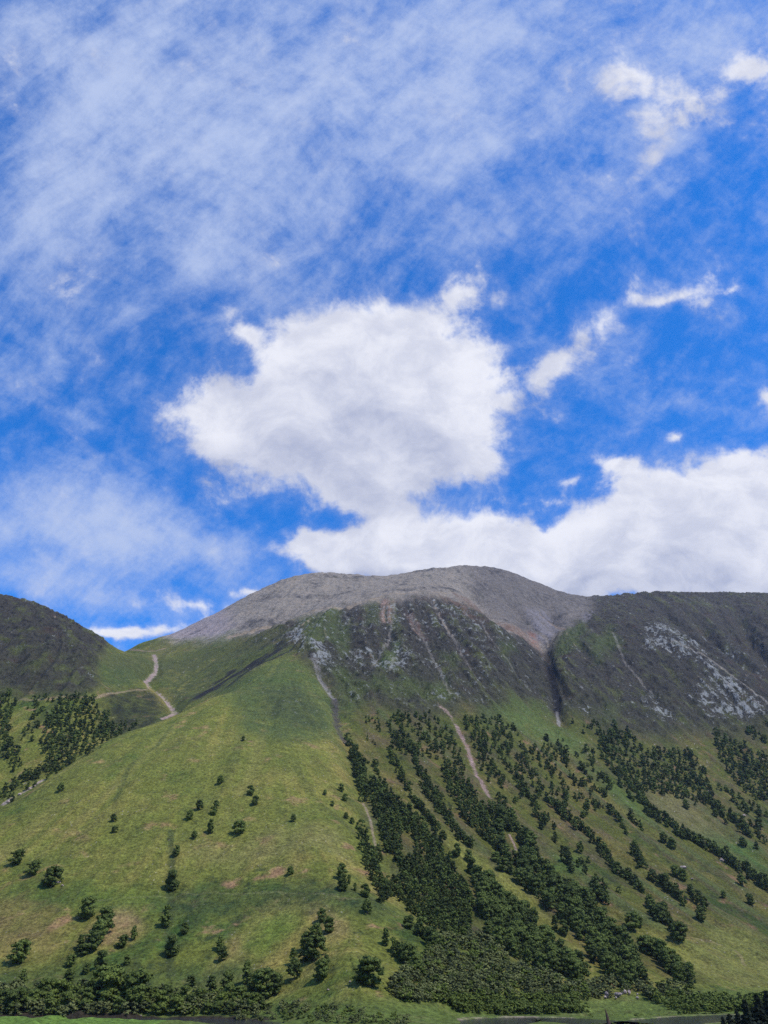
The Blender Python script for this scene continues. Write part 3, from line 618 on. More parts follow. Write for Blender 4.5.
# ------------------------------------------------------------------ trees
def leaf_material(name, c, var=0.35):
    m, nt, b = material(name, 0.75); N, L = nt.nodes, nt.links
    g = N.new('ShaderNodeNewGeometry'); oi = N.new('ShaderNodeObjectInfo')
    n = N.new('ShaderNodeTexNoise'); n.inputs['Scale'].default_value = 0.09; n.inputs['Detail'].default_value = 3; L.new(g.outputs['Position'], n.inputs['Vector'])
    a = N.new('ShaderNodeMath'); a.operation = 'ADD'; L.new(g.outputs['Random Per Island'], a.inputs[0]); L.new(oi.outputs['Random'], a.inputs[1])
    ton = N.new('ShaderNodeAttribute'); ton.attribute_name = 'tone'; tn = N.new('ShaderNodeMath'); tn.operation = 'ADD'; L.new(ton.outputs['Fac'], tn.inputs[0]); L.new(n.outputs['Fac'], tn.inputs[1])
    a2 = N.new('ShaderNodeMath'); a2.operation = 'ADD'; L.new(a.outputs[0], a2.inputs[0]); L.new(tn.outputs[0], a2.inputs[1])
    r = N.new('ShaderNodeMapRange'); r.inputs[1].default_value = 0.5; r.inputs[2].default_value = 2.2; L.new(a2.outputs[0], r.inputs[0])
    mx = N.new('ShaderNodeMix'); mx.data_type = 'RGBA'; L.new(r.outputs[0], mx.inputs[0])
    mx.inputs[6].default_value = tuple(x*(1-var) for x in c)+(1,); mx.inputs[7].default_value = (c[0]*(1+var*1.6), c[1]*(1+var*1.1), c[2]*(1+var*.6), 1)
    L.new(mx.outputs[2], b.inputs['Base Color'])
    return m
M_LEAF = leaf_material('birch_leaves', (0.066, 0.102, 0.026), .6)
M_FRESH = leaf_material('fresh_leaves', (0.075, 0.112, 0.024), .45)
M_SCRUB = leaf_material('alder_scrub_leaves', (0.112, 0.142, 0.055), 0.5)
M_FIR = leaf_material('conifer_needles', (0.012, 0.020, 0.013))
M_BARK, _, _b = material('birch_bark'); _b.inputs['Base Color'].default_value = (0.17, 0.15, 0.13, 1)
M_DEAD, _, _b = material('dead_wood'); _b.inputs['Base Color'].default_value = (0.085, 0.055, 0.045, 1)
M_ROCK, _nt, _b = material('pale_rock')
_n = _nt.nodes.new('ShaderNodeTexNoise'); _n.inputs['Scale'].default_value = 0.9; _n.inputs['Detail'].default_value = 6
_g = _nt.nodes.new('ShaderNodeNewGeometry'); _nt.links.new(_g.outputs['Position'], _n.inputs['Vector'])
_r = _nt.nodes.new('ShaderNodeValToRGB'); _r.color_ramp.elements[0].color = (0.15, 0.115, 0.10, 1); _r.color_ramp.elements[1].color = (0.46, 0.37, 0.33, 1)
_r.color_ramp.elements[0].position = .3; _r.color_ramp.elements[1].position = .62
_nt.links.new(_n.outputs['Fac'], _r.inputs[0]); _nt.links.new(_r.outputs[0], _b.inputs['Base Color'])

def icos():
    t = (1+5**.5)/2
    v = np.array([(-1, t, 0), (1, t, 0), (-1, -t, 0), (1, -t, 0), (0, -1, t), (0, 1, t), (0, -1, -t), (0, 1, -t), (t, 0, -1), (t, 0, 1), (-t, 0, -1), (-t, 0, 1)], float)
    v /= np.linalg.norm(v[0])
    f = [(0, 11, 5), (0, 5, 1), (0, 1, 7), (0, 7, 10), (0, 10, 11), (1, 5, 9), (5, 11, 4), (11, 10, 2), (10, 7, 6), (7, 1, 8), (3, 9, 4), (3, 4, 2), (3, 2, 6), (3, 6, 8), (3, 8, 9), (4, 9, 5), (2, 4, 11), (6, 2, 10), (8, 6, 7), (9, 8, 1)]
    return v, np.array(f)
IV, IF = icos()
def crown_geo(seed, n_clump, n_leaf, leaf, shape='round'):
    """leaf clumps through the crown's volume, unit height 1 from the ground; returns verts, quads (a triangle repeats its last corner)"""
    r = np.random.RandomState(seed); V = []; Q = []; n = 0
    for k in range(n_clump):
        if shape == 'fir':
            h = (k+.5)/n_clump; a = r.rand()*6.28; rad = 0.20*(1-h)**0.9+0.012; q = r.rand()**.5
            c = np.array([math.cos(a)*rad*q, math.sin(a)*rad*q, 0.06+0.92*h]); cr = 0.075*(1-h)+0.022
            sc3 = np.array([1.3, 1.3, .55])
        else:
            w, lo = {'round': (0.38, 0.08), 'tall': (0.25, 0.08), 'broad': (0.52, 0.06), 'scrub': (0.62, 0.02)}[shape]
            h = r.rand(); prof = math.sin(math.pi*min(1, h*0.80+0.17))**.55
            a = r.rand()*6.28; q = r.rand()**.5*0.86
            lop = 1+0.14*math.sin(a*2+seed)+0.10*math.sin(a*3+seed*2.1)
            c = np.array([math.cos(a)*w*prof*q*lop, math.sin(a)*w*prof*q*lop, lo+(0.93-lo)*h]); cr = r.uniform(0.085, 0.15)*(1.15 if shape != 'tall' else .8)
            sc3 = np.array([1, 1, .8])
        jit = IV*cr*0.78*sc3*(1+r.uniform(-.25, .25, (12, 1)))+c
        V.append(jit); Q.append(np.c_[IF, IF[:, 2]]+n); n += 12
        d = r.normal(size=(n_leaf, 3)); d /= np.linalg.norm(d, axis=1)[:, None]; d[:, 2] = np.where(d[:, 2] < -.3, -d[:, 2]*.6, d[:, 2])
        p = c+d*cr*sc3*r.uniform(.7, 1.25, (n_leaf, 1))
        t = np.cross(d, r.normal(size=(n_leaf, 3))); t /= np.linalg.norm(t, axis=1)[:, None]; d2 = d+r.normal(size=d.shape)*.5; b = np.cross(d2, t); b /= np.linalg.norm(b, axis=1)[:, None]
        s = leaf*r.uniform(.6, 1.3, (n_leaf, 1)); t = t*s; b = b*s*.8
        V.append(np.stack([p-t-b, p+t-b*.6, p+t*.8+b, p-t*.7+b], 1).reshape(-1, 3)); Q.append(np.arange(n_leaf*4).reshape(-1, 4)+n); n += n_leaf*4
    return np.vstack(V), np.vstack(Q)
def tube(pts, rad, seg=6):
    pts = np.array(pts, float); V = []; Q = []
    for i, (p, r_) in enumerate(zip(pts, rad)):
        d = pts[min(i+1, len(pts)-1)]-pts[max(i-1, 0)]; d /= np.linalg.norm(d)
        u = np.cross(d, (0.3, 1, 0.1)); u /= np.linalg.norm(u); v = np.cross(d, u)
        for k in range(seg):
            a = 2*math.pi*k/seg; V.append(p+r_*(math.cos(a)*u+math.sin(a)*v))
        if i:
            for k in range(seg): Q.append(((i-1)*seg+k, (i-1)*seg+(k+1) % seg, i*seg+(k+1) % seg, i*seg+k))
    return np.array(V), np.array(Q)
def trunk_geo(seed, shape):
    r = np.random.RandomState(seed+50); top = .9 if shape == 'fir' else .62
    Vs, Qs = tube([(0, 0, -.06), (r.uniform(-.01, .01), 0, .2), (r.uniform(-.03, .03), r.uniform(-.03, .03), .42), (r.uniform(-.05, .05), r.uniform(-.05, .05), top)], [.026, .020, .014, .004])
    for k in range(0 if shape == 'fir' else 5):
        a = r.rand()*6.28; z = r.uniform(.15, .5); l = r.uniform(.16, .3)*(1.3 if shape == 'broad' else 1)
        v, q = tube([(0, 0, z), (math.cos(a)*l*.5, math.sin(a)*l*.5, z+l*.5), (math.cos(a)*l, math.sin(a)*l, z+l*.95)], [.010, .007, .002], 4)
        Qs = np.vstack([Qs, q+len(Vs)]); Vs = np.vstack([Vs, v])
    return Vs, Qs
def to_mesh(name, V, Q, mat, smooth=False):
    me = bpy.data.meshes.new(name); Q = np.asarray(Q)
    tri = Q[:, 2] == Q[:, 3]
    size = np.where(tri, 3, 4); flat_ = Q.ravel()[np.repeat(~tri, 4) | (np.tile([1, 1, 1, 0], len(Q)) == 1)].astype(np.int32)
    start = np.r_[0, np.cumsum(size)[:-1]].astype(np.int32)
    me.vertices.add(len(V)); me.vertices.foreach_set('co', np.asarray(V, np.float32).ravel())
    me.loops.add(len(flat_)); me.loops.foreach_set('vertex_index', flat_)
    me.polygons.add(len(Q)); me.polygons.foreach_set('loop_start', start); me.polygons.foreach_set('use_smooth', np.full(len(Q), smooth))
    me.update(calc_edges=True)
    for m_ in (mat if isinstance(mat, (list, tuple)) else [mat]): me.materials.append(m_)
    return me
SHAPES = ['round', 'round', 'round', 'broad', 'tall', 'broad', 'round', 'tall']
HI = [(to_mesh('crown', *crown_geo(i+1, 48, 40, 0.030, s), M_LEAF), to_mesh('trunk', *trunk_geo(i, s), M_BARK, True)) for i, s in enumerate(SHAPES)]
HI_FRESH = []
for i in (0, 3, 6):
    c = HI[i][0].copy(); c.materials.clear(); c.materials.append(M_FRESH); HI_FRESH.append((c, HI[i][1]))
LO = [crown_geo(i+1, 20, 13, 0.055, s) for i, s in enumerate(SHAPES)]
rnd = random.Random(5)
def link(o): C.objects.link(o); return o
def tree(x, y, h, label, group, var=None, name='birch_tree', wid=1.0, hi=HI, z=None):
    z = ground(x, y) if z is None else z
    root = link(bpy.data.objects.new(name, None)); root.location = (x, y, z-0.2); root.rotation_euler = (0, 0, rnd.uniform(0, 6.28)); root.scale = (h*wid, h*wid, h)
    root['label'] = label; root['category'] = 'tree'
    if group: root['group'] = group
    c, t = hi[rnd.randrange(len(hi)) if var is None else var]
    a = link(bpy.data.objects.new('crown', c)); a.parent = root
    b = link(bpy.data.objects.new('trunk', t)); b.parent = root
    return root

# lone trees: foot x, foot y, height in photo px (which sets the true height by distance), kind of crown, what sets it apart
LONE = [
 (60, 792, 8, 0, 'lone dark tree high on the green shoulder just below the rocky burn'),
 (113, 822, 7, 0, 'small round tree in the open grass, upper of a pair'), (114, 833, 6, 3, 'low brownish bush in the open grass, lower of a pair'),
 (16, 865, 12, 3, 'broad bush on a grassy hump, first of three in a row'), (32, 876, 12, 3, 'dark bush with a pale stone at its side, middle of three in a row'), (51, 887, 16, 3, 'large round bush among pale boulders, last of three in a row'),
 (220, 784, 8, 0, 'small dark tree alone near the top of the smooth grass slope'), (250, 795, 9, 0, 'upper dark tree of two above a grassy runnel'), (255, 805, 9, 0, 'lower dark tree of two above a grassy runnel'),
 (243, 741, 5, 0, 'tiny tree alone on the highest grass below the shoulder'), (199, 810, 9, 0, 'round tree left of a close pair on the upper slope'), (216, 808, 7, 0, 'upper tree of a close pair on the upper slope'), (213, 815, 8, 0, 'lower tree of a close pair on the upper slope'),
 (189, 820, 9, 0, 'small round tree below the close pair, further towards the burn'), (210, 834, 13, 4, 'pointed tree with a thin leader above the middle slope'), (239, 834, 12, 3, 'wide leaning bush on the middle slope'),
 (194, 839, 7, 0, 'small tree beside the thin pointed tree'), (176, 856, 9, 0, 'dark round tree at the head of a damp runnel'), (171, 891, 17, 0, 'tall dark tree standing in the damp runnel above the sheep path'),
 (86, 919, 18, 0, 'large oval tree above the bare earth patch'), (104, 933, 19, 0, 'big full tree at the edge of the bare earth patch'), (97, 944, 18, 0, 'large tree joined below the big one by the bare patch'), (91, 952, 16, 3, 'wide tree at the lower end of the diagonal clump'), (79, 951, 12, 4, 'thin tree at the outer tip of the diagonal clump'), (82, 956, 9, 3, 'low bush under the diagonal clump'),
 (122, 948, 10, 3, 'squat bush on the bare earth patch'), (133, 940, 11, 4, 'slender sapling on the bare earth patch'),
 (165, 928, 18, 4, 'tall narrow greyish tree in the runnel below the sheep path'), (184, 934, 9, 0, 'small oval tree beside the narrow greyish tree'), (171, 957, 17, 0, 'large round grey-green tree lower in the runnel'),
 (18, 964, 17, 3, 'big spreading tree near the pale sheep scrape'), (70, 967, 9, 3, 'flat round bush below the diagonal clump'), (100, 971, 15, 0, 'oval tree standing just above the riverside wood'), (126, 965, 8, 0, 'small faint bush beyond the oval tree'), (86, 974, 8, 0, 'small pale bush between two dark trees'), (68, 984, 11, 0, 'small upright tree close over the riverside wood'), (21, 986, 12, 4, 'slim tree rising from the top of the riverside wood'),
 (219, 952, 13, 4, 'upper tree of an upright pair beside a bare patch'), (222, 961, 11, 0, 'lower tree of an upright pair beside a bare patch'), (191, 986, 8, 3, 'small dark bush alone low on the slope'),
 (210, 999, 17, 4, 'narrow tree at the edge of the riverside scrub'), (226, 993, 16, 0, 'round tree next to the narrow one above the riverside scrub'), (228, 1001, 13, 0, 'short tree directly below the round one above the scrub'),
 (341, 792, 8, 0, 'upper small tree beside the long wooded gully'), (325, 795, 5, 0, 'tiny pale bush near the long wooded gully'), (345, 801, 7, 0, 'second small tree beside the long wooded gully'), (332, 806, 5, 0, 'tiny dark dot of a tree on the smooth slope'), (293, 822, 7, 0, 'small round tree alone in the middle of the smooth slope'),
 (346, 819, 6, 0, 'small tree near the edge of the wooded gully, upper of two'), (352, 824, 6, 0, 'small tree near the edge of the wooded gully, lower of two'), (290, 875, 8, 0, 'small tree below the brown patches of the smooth slope'),
 (342, 879, 13, 0, 'rounded tree at the top of a short column of trees'), (342, 891, 12, 0, 'dark tree at the foot of a short column of trees'), (349, 884, 8, 4, 'thin tree leaning at the side of the short column'), (365, 897, 11, 0, 'oval tree left of the wood on a damp slope'), (367, 914, 12, 0, 'round tree on the dark damp slope'), (355, 891, 7, 4, 'slight sapling between column and wood'),
 (322, 922, 11, 0, 'greyish tree above the clump on the stony knoll'), (329, 933, 13, 0, 'round tree beside the stony knoll path'), (315, 947, 18, 0, 'upper dark tree of the big clump on the knoll'), (314, 961, 20, 3, 'widest tree of the big clump on the knoll'), (306, 950, 14, 0, 'side tree of the big clump on the knoll'), (304, 962, 9, 3, 'low bush at the base of the big clump'),
 (293, 965, 13, 4, 'pale thin tree left of the big clump'), (294, 980, 16, 0, 'dark egg-shaped tree below the thin pale one'), (321, 980, 17, 0, 'dark irregular tree alone under the big clump'), (326, 969, 11, 4, 'small tree touching the irregular one'),
 (246, 984, 17, 4, 'pointed tree beside the huge dark bush'), (265, 996, 21, 5, 'huge wide dark bush low on the slope'), (256, 991, 15, 3, 'side mound of the huge dark bush'), (276, 994, 15, 0, 'end mound of the huge dark bush'),
 (409, 929, 11, 3, 'round bush on the slope above the dark cone-shaped trees'), (386, 946, 14, 4, 'narrow leaning tree left of the cone-shaped trees'), (370, 987, 23, 3, 'great grey-green shrub on the grassy bank'), (361, 983, 14, 3, 'flank of foliage beside the great grey-green shrub'),
 (489.6, 939, 14, 0, 'dark round tree alone beside the strip of wood'), (534, 923, 12, 0, 'round tree alone between two wooded strips'), (556, 931, 12, 4, 'upper tree of a pair in the bright grass gap'), (564, 935, 12, 0, 'lower tree of a pair in the bright grass gap'),
 (457, 856, 11, 0, 'round tree in the long clearing, upper of two'), (469, 864, 12, 0, 'round tree in the long clearing, lower of two'), (443, 842, 10, 0, 'small tree by the head of the long clearing'), (496, 862, 9, 3, 'bush in the clearing, first of three'), (503, 872, 12, 3, 'bush in the clearing, second of three'), (510, 874, 10, 0, 'bush in the clearing, last of three'),
 (634, 930, 14, 3, 'ragged dark tree alone on the bright strip of grass'), (640, 927, 9, 0, 'small tree against the ragged one'), (664, 843, 9, 0, 'round tree on the dull slope, upper of two'), (673, 849, 10, 0, 'round tree on the dull slope, lower of two'), (676, 877, 10, 0, 'dark tree beside a grey boulder on the dull slope'), (684, 881, 10, 0, 'tree just below the grey boulder'),
 (702, 921, 11, 0, 'round tree isolated near the edge of the meadow'), (716, 817, 7, 0, 'small tree on the open strip near the upper wood'), (687, 809, 8, 0, 'small tree under the upper wood edge'), (744, 847, 8, 0, 'small tree above the long belt on the high slope'), (760, 829, 9, 0, 'small tree at the end of the high broken belt'), (743, 886, 9, 0, 'upper tree below the long belt'), (751, 905, 9, 0, 'lone small tree low on the bare brown slope'), (724, 898, 6, 0, 'tiny bush on the bare brown slope'),
 (583, 818, 6, 0, 'tiny tree on the slope between two belts'), (651, 909, 11, 0, 'tree under the tail of the curved belt'),
]
# belts: name, line of feet, half width px, spacing px, tree height px
BELTS = [
 ('short column in pale grass', [(375, 765), (380, 782)], 1.5, 4, 9),
 ('curved belt left of the middle clearing', [(382, 786), (395, 803), (411, 820)], 3, 3.5, 10),
 ('upper belt of the middle clearing', [(390, 748), (396, 767), (403, 780), (410, 793)], 3.5, 3.2, 9), ('lower belt of the middle clearing', [(412, 797), (423, 811), (440, 831)], 3.5, 3.3, 10),
 ('long belt beside the bare brown rake', [(409, 748), (416, 762), (423, 777), (438, 800), (446, 818), (459, 838), (475, 848)], 4.5, 3.0, 10), ('thin belt inside the long clearing', [(419, 786), (430, 800), (441, 817)], 3, 3.5, 9),
 ('sinuous belt across the right slope', [(546, 800), (556, 810), (568, 820), (585, 835), (598, 845), (606, 858), (612, 868), (624, 876), (636, 887), (645, 895)], 3.8, 3.2, 10),
 ('short belt above the sinuous one', [(525, 790), (534, 805), (544, 830)], 4.5, 3.2, 9),
 ('row above the dull slope, first', [(609, 812), (620, 822), (629, 836)], 2.5, 3.8, 9), ('row above the dull slope, second', [(629, 816), (636, 824), (643, 833)], 2.5, 3.8, 9), ('compact clump on the dull slope', [(634, 850), (640, 862), (644, 870)], 6, 4, 12),
 ('left row of the twin rows on the brown slope', [(651, 879), (660, 885), (668, 891), (680, 900), (686, 907)], 4, 3.8, 11), ('right row of the twin rows on the brown slope', [(689, 893), (695, 900), (703, 906), (708, 912)], 3.8, 3.8, 11),
 ('belt below the curved one near the meadow', [(652, 916), (664, 924), (674, 932), (682, 942)], 5, 3.6, 13), ('low belt ending in the meadow', [(643, 951), (652, 957), (663, 963), (672, 974), (684, 981), (694, 986)], 6, 3.6, 14),
 ('long belt running out of the high wood', [(632, 784), (642, 798), (652, 815), (664, 824), (676, 832), (690, 838), (702, 845), (716, 853), (728, 861), (746, 874), (775, 893)], 5, 3.1, 10),
 ('broken belt on the high slope', [(705, 800), (715, 808), (727, 817), (745, 828), (750, 840)], 5, 3.4, 9),
 ('first row below the sinuous belt head', [(560, 852), (568, 862), (574, 872)], 4, 3.8, 12), ('short row beside the stony patch', [(590, 890), (600, 900), (607, 906)], 4.5, 3.8, 13),
 ('belt below the bare gully', [(346, 738), (352, 752), (356, 768), (359, 782), (364, 795)], 3, 3.2, 8), ('fringe above the great shrub', [(395, 950), (404, 962), (413, 970), (420, 975)], 6, 4, 15), ('clump above the fringe', [(420, 935), (430, 945), (440, 950)], 6, 4, 14),
]
# woods: name, outline, tree height px, spacing px
WOODS = [
 ('main', [(350, 760), (358, 752), (366, 778), (380, 792), (398, 808), (414, 818), (428, 832), (440, 850), (452, 868), (464, 884), (472, 905), (470, 936), (446, 938), (428, 928), (408, 910), (392, 897), (380, 905), (376, 890), (364, 866), (358, 838), (364, 815), (357, 785)], 11, 3.3),
 ('upper', [(385, 728), (398, 714), (425, 717), (452, 722), (462, 735), (470, 752), (462, 772), (440, 765), (420, 752), (396, 752)], 8, 4.6),
 ('upper right of the rake', [(462, 720), (480, 722), (488, 745), (498, 775), (486, 785), (476, 765), (466, 740)], 8, 4.2),
 ('rake', [(440, 768), (462, 775), (480, 796), (498, 798), (510, 812), (522, 838), (520, 850), (498, 852), (480, 838), (462, 815), (448, 792)], 10, 3.3),
 ('rake foot', [(500, 815), (514, 822), (530, 845), (548, 872), (575, 893), (592, 905), (606, 928), (625, 945), (640, 968), (648, 985), (625, 990), (596, 965), (584, 945), (560, 918), (535, 898), (520, 888), (520, 872), (500, 856)], 13, 3.6),
 ('strip', [(472, 870), (482, 876), (492, 890), (502, 905), (522, 918), (535, 930), (548, 945), (565, 960), (592, 975), (580, 985), (560, 972), (545, 978), (520, 962), (498, 945), (496, 930), (484, 918), (474, 890)], 14, 4.0),
 ('high right', [(598, 732), (628, 740), (640, 752), (655, 750), (672, 752), (690, 756), (706, 772), (714, 795), (724, 812), (716, 812), (700, 803), (682, 800), (662, 795), (646, 792), (636, 788), (622, 790), (612, 770), (600, 755)], 8, 3.6),
 ('high edge', [(716, 735), (735, 742), (768, 760), (780, 800), (768, 800), (750, 800), (730, 775), (716, 752)], 8, 3.6), ('high edge tail', [(725, 790), (745, 800), (768, 815), (768, 822), (740, 812)], 8, 4.5),
 ('left hill', [(60, 700), (75, 698), (92, 700), (98, 712), (110, 722), (128, 726), (140, 724), (128, 732), (104, 746), (84, 757), (60, 772), (46, 782), (30, 790), (14, 802), (-6, 812), (-10, 800), (10, 785), (30, 772), (46, 768), (44, 755), (38, 742), (46, 728), (50, 716)], 8, 3.5),
 ('left hill upper', [(-10, 692), (8, 696), (14, 706), (10, 725), (8, 738), (16, 752), (22, 765), (14, 775), (2, 758), (-10, 740)], 8, 3.6), ('left hill brow', [(30, 698), (60, 699), (60, 703), (32, 702)], 7, 4.5),
]
SCATTER = [  # outline, count, height px
 ([(466, 712), (490, 716), (520, 732), (558, 738), (590, 752), (616, 790), (606, 812), (575, 806), (545, 792), (520, 802), (500, 792), (484, 760)], 190, 7),
 ([(440, 716), (475, 712), (500, 730), (490, 760), (470, 750), (450, 735)], 28, 7), ([(385, 715), (460, 712), (470, 760), (400, 760)], 30, 7),
 ([(18, 706), (50, 704), (48, 724), (30, 745), (20, 740)], 16, 7), ([(590, 745), (620, 770), (660, 810), (640, 812), (600, 780)], 16, 7), ([(660, 745), (700, 755), (735, 800), (768, 830), (768, 850), (720, 830), (690, 800)], 20, 7),
 ([(500, 770), (560, 790), (600, 820), (640, 870), (600, 880), (540, 840), (510, 800)], 22, 8), ([(345, 715), (385, 705), (390, 745), (365, 750)], 10, 6), ([(560, 720), (620, 725), (640, 740), (600, 745)], 24, 7), ([(735, 720), (768, 722), (768, 745), (745, 742)], 8, 7), ([(570, 860), (630, 880), (640, 920), (600, 900)], 7, 9),
]
def inside(p, poly):
    x, y = p; c = False
    for (x1, y1), (x2, y2) in zip(poly, poly[1:]+poly[:1]):
        if (y1 > y) != (y2 > y) and x < (x2-x1)*(y-y1)/(y2-y1)+x1: c = not c
    return c
def height_of(px_h, p): return px_h*math.hypot(p[0], p[1])*0.95/F
def line_x(pts, y):
    for (x1, y1), (x2, y2) in zip(pts[:-1], pts[1:]):
        if min(y1, y2) <= y <= max(y1, y2): return x1+(x2-x1)*(y-y1)/(y2-y1+1e-9)
def clear(q, h):
    for line, w in ((TRACK, 3.0), (GULLY[2:6], 3.0), ([(510, 833), (513, 840), (516, 850)], 2.5), ([(365, 806), (372, 826), (376, 842)], 2.0), (BURN2[::-1], 0)):
        for k in range(0, int(h)+1):
            x = line_x(line, q[1]-k) if w else None
            if x is not None and abs(q[0]-x) < w+h*.33: return True
    if -5 < q[0] < 45 and abs(q[1]-(806-(q[0]-3)*25/37)) < 1.5+rnd.random()*4: return rnd.random() < .8
    return False
ALLT = []      # (foot point, height, where it stands, ordinal)
def spot(px, py):
    p = pick(px, py, Z)
    return p
for (name, line, hw, sp, hp) in BELTS:
    L_ = []; acc = 0
    for a, b in zip(line[:-1], line[1:]):
        ln = math.hypot(b[0]-a[0], b[1]-a[1]); k = max(1, int(ln/sp*(1.0+hw/5.5)))
        for q in range(k):
            t = (q+rnd.random())/k; dx, dy = (b[0]-a[0])/ln, (b[1]-a[1])/ln; o = rnd.uniform(-hw, hw)*0.85
            L_.append((a[0]+(b[0]-a[0])*t-dy*o, a[1]+(b[1]-a[1])*t+dx*o*.7))
    L_.sort(key=lambda q: q[1])
    for i, q in enumerate(L_):
        p = spot(*q)
        if p: ALLT.append((p, height_of(hp*rnd.uniform(.75, 1.2), p), 'belt', name, i, len(L_), q))
for (name, poly, hp, sp) in WOODS:
    xs = [q[0] for q in poly]; ys = [q[1] for q in poly]; got = []
    for _ in range(int((max(xs)-min(xs))*(max(ys)-min(ys))/sp**2*5)):
        q = (rnd.uniform(min(xs), max(xs)), rnd.uniform(min(ys), max(ys)))
        if inside(q, poly) and all((q[0]-g[0])**2+((q[1]-g[1])*1.25)**2 > (sp*1.12)**2 for g in got[-2000:]): got.append(q)
    if name == 'main': got = [q for q in got if not (381 < q[0] < 398 and 852 < q[1] < 884 and q[1]-852 > (q[0]-381)*.6) and not (401 < q[0] < 414 and 834 < q[1] < 862)]
    got.sort(key=lambda q: q[1])
    for i, q in enumerate(got):
        p = spot(*q)
        if p and not clear(q, hp): ALLT.append((p, height_of(hp*rnd.uniform(.75, 1.25), p), 'wood', name, i, len(got), q))
for (poly, cnt, hp) in SCATTER:
    xs = [q[0] for q in poly]; ys = [q[1] for q in poly]; k = 0; tries = 0
    while k < cnt and tries < 4000:
        tries += 1
        q = (rnd.uniform(min(xs), max(xs)), rnd.uniform(min(ys), max(ys)))
        if not inside(q, poly): continue
        for j in range(rnd.choice((1, 1, 2, 3))):
            qq = (q[0]+j*rnd.uniform(-3, 4), q[1]+j*rnd.uniform(1, 4)); p = spot(*qq)
            if p and not clear(qq, hp): ALLT.append((p, height_of(hp*rnd.uniform(.6, 1.25), p), 'scatter', '', 0, 0, qq))
        k += 1
ORD = ['topmost', 'second from the top', 'third from the top', 'fourth from the top', 'fifth from the top', 'sixth from the top', 'seventh from the top', 'eighth from the top', 'ninth from the top', 'tenth from the top', 'eleventh from the top', 'twelfth from the top']
ORDN = ['first', 'second', 'third', 'fourth', 'fifth', 'sixth', 'seventh', 'eighth', 'ninth', 'tenth', 'eleventh', 'twelfth', 'thirteenth', 'fourteenth', 'fifteenth', 'sixteenth', 'seventeenth', 'eighteenth', 'nineteenth', 'twentieth']
GR_LONE = 'birch trees standing apart on the grass slopes'; GR_BELT = 'birch trees of the narrow belts'; GR_WOOD = 'front birch trees of the larger woods'
kinds = {0: (0, 1, 2, 6), 3: (3,), 4: (4, 7), 5: (5,)}
for (px, py, hp, kd, lab) in LONE:
    p = spot(px, py)
    if p: tree(p[0], p[1], height_of(hp*1.08, p), lab, GR_LONE, rnd.choice(kinds[kd]), wid={0: 1.0, 3: 1.15, 4: .95, 5: 1.25}[kd], z=p[2])
n_left = 300-len(LONE)-34
size = lambda t: t[1]/math.hypot(t[0][0], t[0][1])
belts = [t for t in ALLT if t[2] == 'belt']; woods = [t for t in ALLT if t[2] == 'wood']; scat = [t for t in ALLT if t[2] == 'scatter']
cand = sorted(belts+[t for t in woods if t[3] in ('strip', 'rake foot')], key=size, reverse=True)
solo, rest = cand[:n_left], cand[n_left:]+[t for t in woods if t[3] not in ('strip', 'rake foot')]+scat
WN = {'strip': 'strip of wood beside the scrub', 'rake foot': 'broad wood at the foot of the brown rake'}
byn = {}
for t in solo: byn.setdefault(t[3], []).append(t)
def ordword(i):
    return ORDN[i] if i < 20 else ('twenty-'+ORDN[i-20] if i-20 < 9 else ('thirtieth' if i == 29 else ('thirty-'+ORDN[i-30] if i-30 < 9 else ('fortieth' if i == 39 else ('forty-'+ORDN[min(i-40, 8)])))))
for nm, ts in byn.items():
    ts.sort(key=lambda t: t[6][1])
    big = sorted(range(len(ts)), key=lambda i: -ts[i][1])
    for i, t in enumerate(ts):
        v = rnd.randrange(8); look = {'round': 'round', 'broad': 'spreading', 'tall': 'narrow'}[SHAPES[v]]
        place = WN.get(nm, nm)
        if nm in WN:
            per = 7; rank, row_ = divmod(i, per); mates = sorted(ts[rank*per:(rank+1)*per], key=lambda q: q[6][0]); col_ = mates.index(t)
            last = rank == (len(ts)-1)//per
            tree(t[0][0], t[0][1], t[1], f'{look} tree, {ORDN[col_]} from left in the {ordword(rank)} rank down the {"strip" if nm == "strip" else "broad"} wood', GR_WOOD, v, z=t[0][2]); continue
        where = 'topmost' if i == 0 else ('lowest' if i == len(ts)-1 else ordword(i)+' from the top')
        lab = f'{look} tree, {where} in the {place}'
        tree(t[0][0], t[0][1], t[1], lab, GR_WOOD if nm in WN else GR_BELT, v, z=t[0][2])

# ---- riverside wood on the near bank
bank = []
for i, px in enumerate(np.linspace(2, 262, 34)):
    px += rnd.uniform(-3, 3); row = rnd.choice((1004, 1009, 1014)); hp = rnd.uniform(11, 19)
    if abs(px-106) < 8: hp = 30
    if abs(px-137) < 8: hp = 31
    if px > 180: hp *= .8
    bank.append((px, row, hp))
for i, (px, row, hp) in enumerate(bank):
    p = spot(px, row)
    if not p: continue
    y = max(p[1], 525); x = p[0]*y/p[1]
    tree(x, y, height_of(hp, p), ('tall leafy' if hp > 25 else 'bushy') + f' riverside tree, {ordword(i)} along the river bank counted from the left', 'riverside trees above the dark bank', hi=(HI_FRESH+HI[:1]) if i % 3 else HI, wid=1.15)

